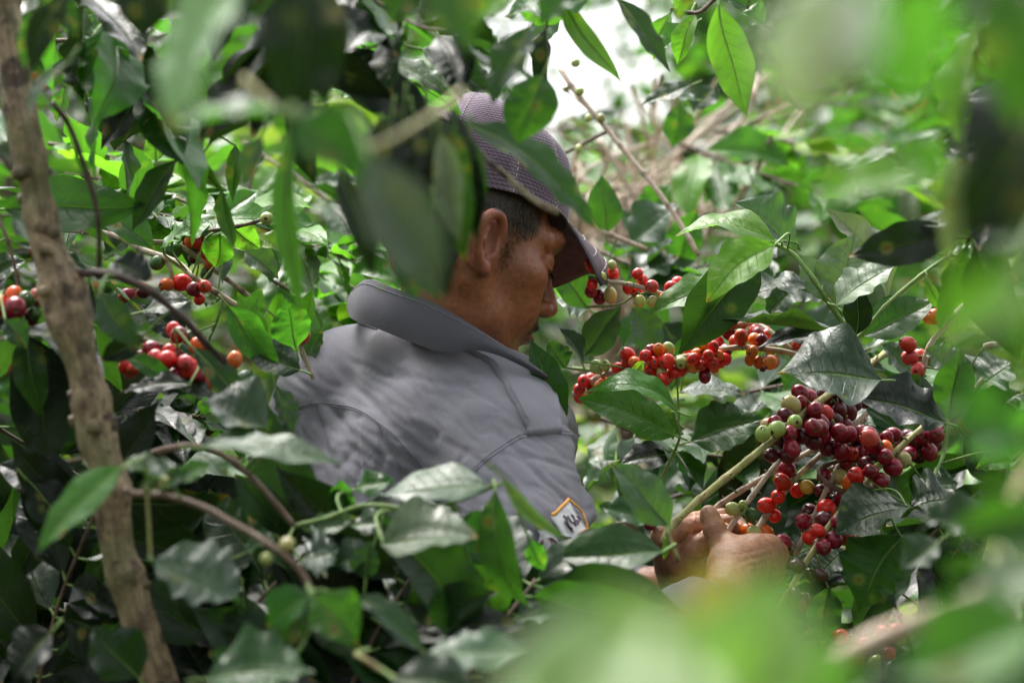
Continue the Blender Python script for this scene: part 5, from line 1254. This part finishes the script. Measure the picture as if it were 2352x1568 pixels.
# --- left, lower: blurred near branches
B = Branch('near brown branch bending down at the lower left, with big glossy dark leaves', G_HERO,
  [(9, [(290, 1120, 1.3), (304, 1133, 1.3), (388, 1140, 1.28), (469, 1166, 1.26), (571, 1221, 1.24), (641, 1265, 1.22), (690, 1310, 1.22), (716, 1362, 1.22)]),
   (4, [(336, 1110, 1.27), (342, 1200, 1.26), (346, 1282, 1.25)], 'grn')], mat='brn', d=1.26, node=.05)
B.leaves('''283 1072 86 1272 92 1.2 b m wave=.05
345 1108 410 1070 46 1.22 g u
370 1100 285 1060 60 1.25 p u
400 1100 487 1062 46 1.25 b m
346 1284 556 1386 132 1.24 g u wave=.09 bend=-.02
716 1362 612 1440 82 1.2 v m
714 1365 822 1482 108 1.18 b m
700 1380 640 1490 70 1.25 g m
840 1330 850 1240 72 1.4 g m
380 1120 440 1080 30 1.24 m m
620 1590 480 1500 90 1.15 m m
470 1560 725 1545 110 1.1 m m
280 1300 250 1200 60 1.7 D c
560 1270 640 1230 40 1.4 m m
800 1380 960 1440 40 1.2 g l
560 1360 590 1560 120 1.5 d c
320 1560 210 1440 120 1.4 d m
120 1450 30 1560 120 1.3 D m
60 1100 170 1230 90 1.6 D m
110 1200 40 1330 80 1.7 D c''')
B.cherries('659 1250 g .9,612 1283 g .9,377 1107 g .8,350 1090 g .6', (1, 0, 0), 18)
B = Branch('near dark twig ending below the shirt, with long pale striped leaves over the picker back', G_HERO,
  [(8, [(350, 1040, 1.5), (436, 1023, 1.48), (513, 1045, 1.46), (586, 1104, 1.45), (640, 1165, 1.45), (676, 1208, 1.45)], 'brn'), (5, [(676, 1208, 1.45), (750, 1190, 1.45), (840, 1160, 1.44), (960, 1170, 1.43), (1050, 1150, 1.43), (1150, 1110, 1.43)], 'new')], mat='brn', d=1.45)
B.leaves('''448 1030 786 1068 56 1.32 p u wave=.08 bow=.08
616 988 458 925 96 1.45 g u wave=.05
616 1000 450 1040 46 1.4 p u
618 1000 560 930 60 1.5 g m
632 880 672 1008 42 1.6 d r
1124 1116 876 1138 84 1.42 p u wave=.06 quilt=.03 fold=.04
875 1250 1098 1232 112 1.32 p m wave=.04 quilt=.02
700 1220 820 1190 54 1.45 p m
805 1210 918 1195 56 1.45 g m
690 1290 778 1262 90 1.4 g m quilt=.2
856 1262 768 1300 74 1.42 g m quilt=.2
790 1180 782 1100 60 1.5 v c
812 1125 905 1105 56 1.52 v m
590 1130 700 1110 80 1.6 d m
1050 1190 1165 1262 92 1.42 v m
1140 1120 1220 1395 84 1.4 m c bend=.14
1215 1240 1250 1310 50 1.5 v c
1080 1290 1140 1450 122 1.5 m c fold=.4
1010 1300 1050 1440 90 1.6 D c
1147 1090 1304 1245 34 1.3 p l
1366 1320 1160 1392 116 1.55 g m quilt=.2 wave=.1
1180 1420 1340 1400 70 1.5 g m
620 1110 700 1200 80 1.6 D c
560 1150 480 1260 90 1.7 D m
900 1330 800 1420 70 1.6 D m
970 1290 870 1340 80 1.65 d m''')
B = Branch('blurred pair of wet leaves in front of the sleeve patch, left of the hands', G_HERO,
  [(5, [(1560, 1290, 1.6), (1540, 1240, 1.6), (1530, 1215, 1.6)])], mat='grn', d=1.6)
B.leaves('''1540 1212 1398 1062 100 1.62 p m wave=.12
1527 1268 1274 1284 98 1.55 m m wave=.06
1500 1200 1375 1160 60 1.66 m m''')
B = Branch('pale beige blurred leaf and yellow stalk at the bottom, left of the bright green blur', G_HERO,
  [(6, [(815, 1500, 1.1), (870, 1535, 1.1), (940, 1575, 1.1), (1000, 1620, 1.1)])], mat='grn', d=1.1)
B.leaves('''970 1510 1215 1492 72 1.1 p u nu=20
980 1500 840 1390 40 1.15 g m nu=20
820 1500 700 1430 60 1.2 d m nu=20
900 1560 1100 1600 90 1.05 d m nu=20''')
# --- very near, strongly blurred
G_NEAR = 'strongly blurred leaves right before the lens'
B = Branch('big bright green blurred leaves across the bottom edge, right before the lens', G_NEAR,
  [(9, [(1500, 1900, .62), (1560, 1750, .62), (1700, 1640, .62), (1900, 1640, .64)])], mat='grn', d=.62, node=0)
B.leaves('''1560 1700 1120 1560 260 .60 n u wave=.05
1700 1640 1800 1305 300 .62 n u wave=.04
1560 1700 1400 1345 330 .63 n u wave=.04
1640 1680 1630 1278 300 .66 w m wave=.04
1700 1700 1250 1640 300 .55 n u
1400 1720 1230 1480 220 .66 b m
1900 1700 1860 1440 200 .68 b m''')
B = Branch('blurred green leaves and a pale slanting stalk in the lower right corner', G_NEAR,
  [(30, [(1840, 1590, .95), (1960, 1500, .93), (2100, 1430, .9), (2250, 1370, .87), (2420, 1300, .84)], 'tan'), (12, [(2400, 1000, .95), (2300, 1200, .92), (2280, 1300, .9)], 'grn')], mat='tan', d=.85, node=0)
B.leaves('''2350 1000 2160 960 140 .85 v m
2400 950 2220 1040 120 .95 v c
2400 1180 2170 1230 120 .85 m c
2300 1210 2110 1190 80 1.15 d m
2350 1350 2150 1290 110 1.0 d c
2400 1430 2050 1560 170 .75 b m
2420 1560 2150 1500 160 .8 m m
2200 1700 1980 1540 180 .75 d m
2160 1240 2070 1310 60 1.3 d m
2400 1280 2250 1400 120 .8 h m
2360 1120 2220 1110 90 1.0 d c
1960 1620 1850 1540 110 .9 p m''')
B = Branch('large blurred leaves hanging in the top right corner, one pale and one vivid green', G_NEAR,
  [(9, [(2450, -120, .8), (2250, -80, .78), (2050, -60, .76), (1900, -60, .76)])], mat='brn', d=.78, node=0)
B.leaves('''1950 -60 1820 280 260 .62 q m
2060 -60 1760 60 120 .7 b m
2150 -80 2100 290 210 .62 v b
2300 -60 2340 300 200 .75 m m
2400 -40 2180 60 130 .8 d m
2420 200 2250 420 230 .9 D m
2240 60 2200 330 60 1.2 o l
2380 300 2200 560 220 .8 D c
2160 420 2060 340 110 .9 l m
2160 400 1860 460 90 .95 l m
2200 350 2170 620 60 1.0 h m''')
B = Branch('yellow-green blurred leaf blots at the right edge over the brown cherries', G_NEAR,
  [(8, [(2480, 520, .7), (2420, 600, .7), (2330, 640, .7)])], mat='grn', d=.7, node=0)
B.leaves('''2360 620 2160 800 120 .65 l m
2420 640 2340 900 130 .7 m c
2430 520 2300 680 130 .7 d c
2420 480 2260 560 120 .85 D m''')
B = Branch('big blurred leaves hanging at the top left, one pale and one almost black', G_NEAR,
  [(10, [(1250, -150, 1.02), (1000, -100, 1.0), (700, -90, .97), (520, -90, .95), (300, -100, .95)])], mat='drk', d=.97, node=0)
B.leaves('''540 -70 395 296 210 .93 i u wave=.05
690 -70 660 290 200 1.0 D c
730 -60 745 250 110 1.05 D c
1020 -60 1080 130 110 .97 g m
1120 -80 1060 60 90 1.05 b m
1230 -60 1090 60 90 1.1 l m
330 -60 330 90 120 1.1 D m
440 -80 560 60 120 1.05 D m
960 -60 900 60 100 1.2 d m
1330 -60 1240 60 80 1.2 m m
1600 -80 1560 40 70 1.2 o m''')
B = Branch('blurred leaf spray before the back of the head, vivid green above, grey green below', G_NEAR,
  [(8, [(560, 180, 1.0), (620, 240, .99), (670, 262, .98), (760, 300, .98), (850, 340, .98), (1000, 260, 1.0), (1060, 210, 1.02)])], mat='grn', d=.98, node=0)
B.leaves('''672 262 384 304 58 .97 v u
672 262 838 400 150 .96 v m wave=.05
664 285 690 745 60 1.1 m c
600 310 560 430 60 1.15 g m
845 360 1000 695 165 .93 j m wave=.05
1000 470 1032 692 70 1.08 D c
900 260 860 470 110 1.12 D c
780 380 860 640 70 1.1 D c
1000 262 1068 600 140 1.15 d c wave=.06
1010 300 1060 560 70 1.1 h c
930 230 905 520 130 1.14 D c
985 250 1010 480 100 1.12 D c
880 300 900 600 100 1.2 d c
1040 240 1095 560 80 1.2 D c
960 520 1010 690 80 1.16 d c
950 260 1000 520 100 1.2 D c
1080 300 1090 540 70 1.2 d c
900 640 1010 560 60 1.1 m m
905 600 960 690 60 1.1 m m''')
# ---------------------------------------------------------------- further leafy branches between the fruiting ones
def leafy(label, pts, r=4.5, n=6, L=.12, cols='dmDm', mat='brn', spread=.5, droop=-.25, seed=0, N=(0, -.25, 1), group=None, jitter=.35):
    B = Branch(label, group or 'leafy coffee branches without cherries', [(r, pts)], mat=mat, node=.03)
    g = np.random.default_rng(seed + int(abs(pts[0][0])) + int(abs(pts[0][1]))); sp = B.paths[0]; m = len(sp)
    for i in range(n):
        j = min(m - 2, int(m * (.12 + .88 * i / max(1, n - 1)))); tan = unit(sp[j + 1, :3] - sp[j, :3]); sd = unit(np.cross(tan, np.array(N) + g.normal(size=3) * jitter))
        for s in ((-1, 1) if i < n - 1 else (-1, 1, 0)):
            dv = unit(sd * s + tan * g.uniform(spread * .4, spread * 1.6) + np.array([0, 0, g.uniform(droop - .25, droop + .3)])); ln = L * g.uniform(.65, 1.25)
            a = sp[j, :3] + dv * .008; b = a + dv * ln; w = ln * g.uniform(.36, .47)
            nn = np.array(N, float) + g.normal(size=3) * .38
            v, q, uv = leaf_geo(a, b, w, nn, 22, 9, fold=g.uniform(.05, .35), bow=g.uniform(-.02, .12), bend=g.uniform(-.06, .06), wave=g.uniform(.08, .2), quilt=.06, seed=int(g.integers(1e6)))
            geo = Geo(); geo.add(v, q, (), uv); tube(geo, spline([sp[j, :3], (sp[j, :3] + a) / 2, v.reshape(22, 9, 3)[1, 4]], .004), .0011, 5, mi=1)
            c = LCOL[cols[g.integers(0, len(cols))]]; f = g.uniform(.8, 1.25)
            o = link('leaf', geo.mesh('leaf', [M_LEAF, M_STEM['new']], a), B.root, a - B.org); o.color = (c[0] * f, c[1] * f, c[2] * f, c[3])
    return B
NF = (0, -.95, .35)
leafy('dark leaves at the bottom left, in front of the trunk foot', [(-60, 1330, 1.75), (200, 1420, 1.7), (450, 1480, 1.7)], cols='DDd', seed=1, n=6, N=NF)  # lower left fillers carry the deep shade as near-black leaf colour
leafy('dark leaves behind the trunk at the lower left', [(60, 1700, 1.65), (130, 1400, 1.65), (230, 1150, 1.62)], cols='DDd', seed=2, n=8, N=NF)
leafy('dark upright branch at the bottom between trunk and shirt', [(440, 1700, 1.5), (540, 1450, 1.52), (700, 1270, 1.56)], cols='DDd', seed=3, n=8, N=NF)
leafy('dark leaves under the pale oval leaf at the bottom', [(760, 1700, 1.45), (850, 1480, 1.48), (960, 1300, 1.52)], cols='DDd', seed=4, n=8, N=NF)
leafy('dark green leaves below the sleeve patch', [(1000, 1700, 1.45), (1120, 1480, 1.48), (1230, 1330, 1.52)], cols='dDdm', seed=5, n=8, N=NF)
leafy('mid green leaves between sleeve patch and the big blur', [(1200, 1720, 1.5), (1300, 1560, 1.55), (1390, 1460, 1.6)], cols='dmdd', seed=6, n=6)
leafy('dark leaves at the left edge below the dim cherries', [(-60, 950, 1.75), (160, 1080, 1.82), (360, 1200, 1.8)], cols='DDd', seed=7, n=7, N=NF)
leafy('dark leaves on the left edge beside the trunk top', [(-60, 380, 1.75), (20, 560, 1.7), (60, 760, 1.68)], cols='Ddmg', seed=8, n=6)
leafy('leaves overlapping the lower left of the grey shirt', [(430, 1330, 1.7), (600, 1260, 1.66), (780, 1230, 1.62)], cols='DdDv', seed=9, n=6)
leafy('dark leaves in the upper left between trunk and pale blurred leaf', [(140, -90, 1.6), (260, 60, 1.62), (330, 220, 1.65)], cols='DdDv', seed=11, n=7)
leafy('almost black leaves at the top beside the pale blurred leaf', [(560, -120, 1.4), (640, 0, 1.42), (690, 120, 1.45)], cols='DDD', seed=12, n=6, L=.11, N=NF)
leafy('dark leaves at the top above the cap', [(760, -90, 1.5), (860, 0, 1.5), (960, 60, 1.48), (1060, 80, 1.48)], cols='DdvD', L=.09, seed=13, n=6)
leafy('leaves at the right edge below the dark cherries', [(2420, 960, 2.15), (2280, 1100, 2.12), (2120, 1250, 2.1)], cols='dmDm', seed=15, n=8)
leafy('shaded leaves at the right edge in the upper half', [(2450, 200, 1.5), (2330, 380, 1.55), (2220, 560, 1.6)], cols='DDd', seed=16, n=6, N=NF, L=.09)
leafy('leaves seen below the hands and right of them', [(1700, 1650, 2.15), (1720, 1450, 2.2), (1700, 1250, 2.25)], cols='dmDd', seed=17, n=8)
leafy('shaded leaves behind the picking hands', [(1380, 1230, 2.4), (1520, 1150, 2.35), (1720, 1100, 2.3)], cols='dDmg', seed=18, n=8)
leafy('leaves at the bottom right behind the dull cherries', [(2160, 1650, 2.2), (2080, 1450, 2.2), (2000, 1250, 2.2)], cols='dmDd', seed=19, n=8)
leafy('pale veined leaves behind the cherries under the cap peak', [(1340, 560, 2.5), (1500, 620, 2.45), (1700, 600, 2.45)], cols='gmmb', seed=20, n=8)
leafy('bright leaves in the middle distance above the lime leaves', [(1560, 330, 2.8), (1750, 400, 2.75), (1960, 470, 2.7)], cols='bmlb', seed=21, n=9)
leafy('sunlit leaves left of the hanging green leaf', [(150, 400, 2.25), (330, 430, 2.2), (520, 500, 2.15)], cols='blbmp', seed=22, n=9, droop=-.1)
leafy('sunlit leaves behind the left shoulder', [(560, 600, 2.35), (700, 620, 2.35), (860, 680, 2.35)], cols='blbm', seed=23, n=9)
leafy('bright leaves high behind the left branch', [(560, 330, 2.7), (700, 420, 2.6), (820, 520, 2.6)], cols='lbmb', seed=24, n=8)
leafy('dark leaves between the row of orange cherries and the hands', [(1380, 960, 2.25), (1560, 1030, 2.22), (1740, 1060, 2.2)], cols='mdmg', seed=25, n=8)
leafy('grey green leaves between the two cherry branches at right', [(1720, 900, 2.25), (1850, 870, 2.25), (2000, 800, 2.25)], cols='gmmb', seed=26, n=8)
for k_, (x_, y_, sc_) in enumerate([(-1.55, 1.5, 1.05), (-1.4, .35, 1.1), (1.65, 1.3, 1.02), (1.45, .2, 1.1), (-.55, -1.0, 1.1), (.65, -1.1, 1.1)]):  # unseen shrubs round the camera, added to cut flat light from the horizon
    shrub(x_, y_, [2, 1, 1, 2, 2, 1][k_], k_ * 1.3, sc_, ['tall coffee shrub just outside the left edge beside the trunk', 'coffee shrub to the left of the lens', 'coffee shrub just outside the right edge beside the blurred leaves', 'coffee shrub to the right of the lens', 'coffee shrub behind the lens, left', 'coffee shrub behind the lens, right'][k_])
leafy('pale soft leaves low in the bright gap between cap and bare sticks', [(1250, 300, 3.3), (1400, 290, 3.3), (1560, 330, 3.3)], cols='ghgm', seed=30, n=8, L=.10)
leafy('small dark leaves in the lower left depth beside the trunk', [(-40, 1250, 1.95), (120, 1200, 1.95), (330, 1260, 1.95)], cols='DDd', seed=31, n=10, L=.09, N=NF)
leafy('small dark leaves deep under the near brown branch', [(280, 1520, 1.75), (420, 1400, 1.75), (600, 1380, 1.78)], cols='DDd', seed=32, n=10, L=.09, N=NF)
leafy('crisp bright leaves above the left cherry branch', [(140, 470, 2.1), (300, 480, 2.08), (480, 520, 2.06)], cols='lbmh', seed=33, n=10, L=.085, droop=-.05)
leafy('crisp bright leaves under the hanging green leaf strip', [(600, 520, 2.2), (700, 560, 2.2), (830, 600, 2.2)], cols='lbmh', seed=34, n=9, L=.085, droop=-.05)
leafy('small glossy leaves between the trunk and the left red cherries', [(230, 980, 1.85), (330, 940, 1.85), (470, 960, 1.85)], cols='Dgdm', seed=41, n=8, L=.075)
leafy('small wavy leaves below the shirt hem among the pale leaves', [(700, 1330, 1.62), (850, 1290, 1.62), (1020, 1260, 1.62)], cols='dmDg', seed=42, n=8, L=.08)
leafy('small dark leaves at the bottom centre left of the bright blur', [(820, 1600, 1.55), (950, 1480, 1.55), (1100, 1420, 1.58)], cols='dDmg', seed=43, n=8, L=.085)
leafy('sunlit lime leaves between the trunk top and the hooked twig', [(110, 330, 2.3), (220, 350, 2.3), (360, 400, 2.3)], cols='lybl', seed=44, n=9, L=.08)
leafy('sunlit lime leaves just left of the shirt collar', [(620, 640, 2.25), (720, 700, 2.25), (790, 760, 2.25)], cols='lbyl', seed=45, n=8, L=.08)
leafy('pale wavy leaves in the upper right middle distance', [(1640, 300, 2.9), (1820, 330, 2.9), (2050, 420, 2.9)], cols='lyhb', seed=46, n=10, L=.10)
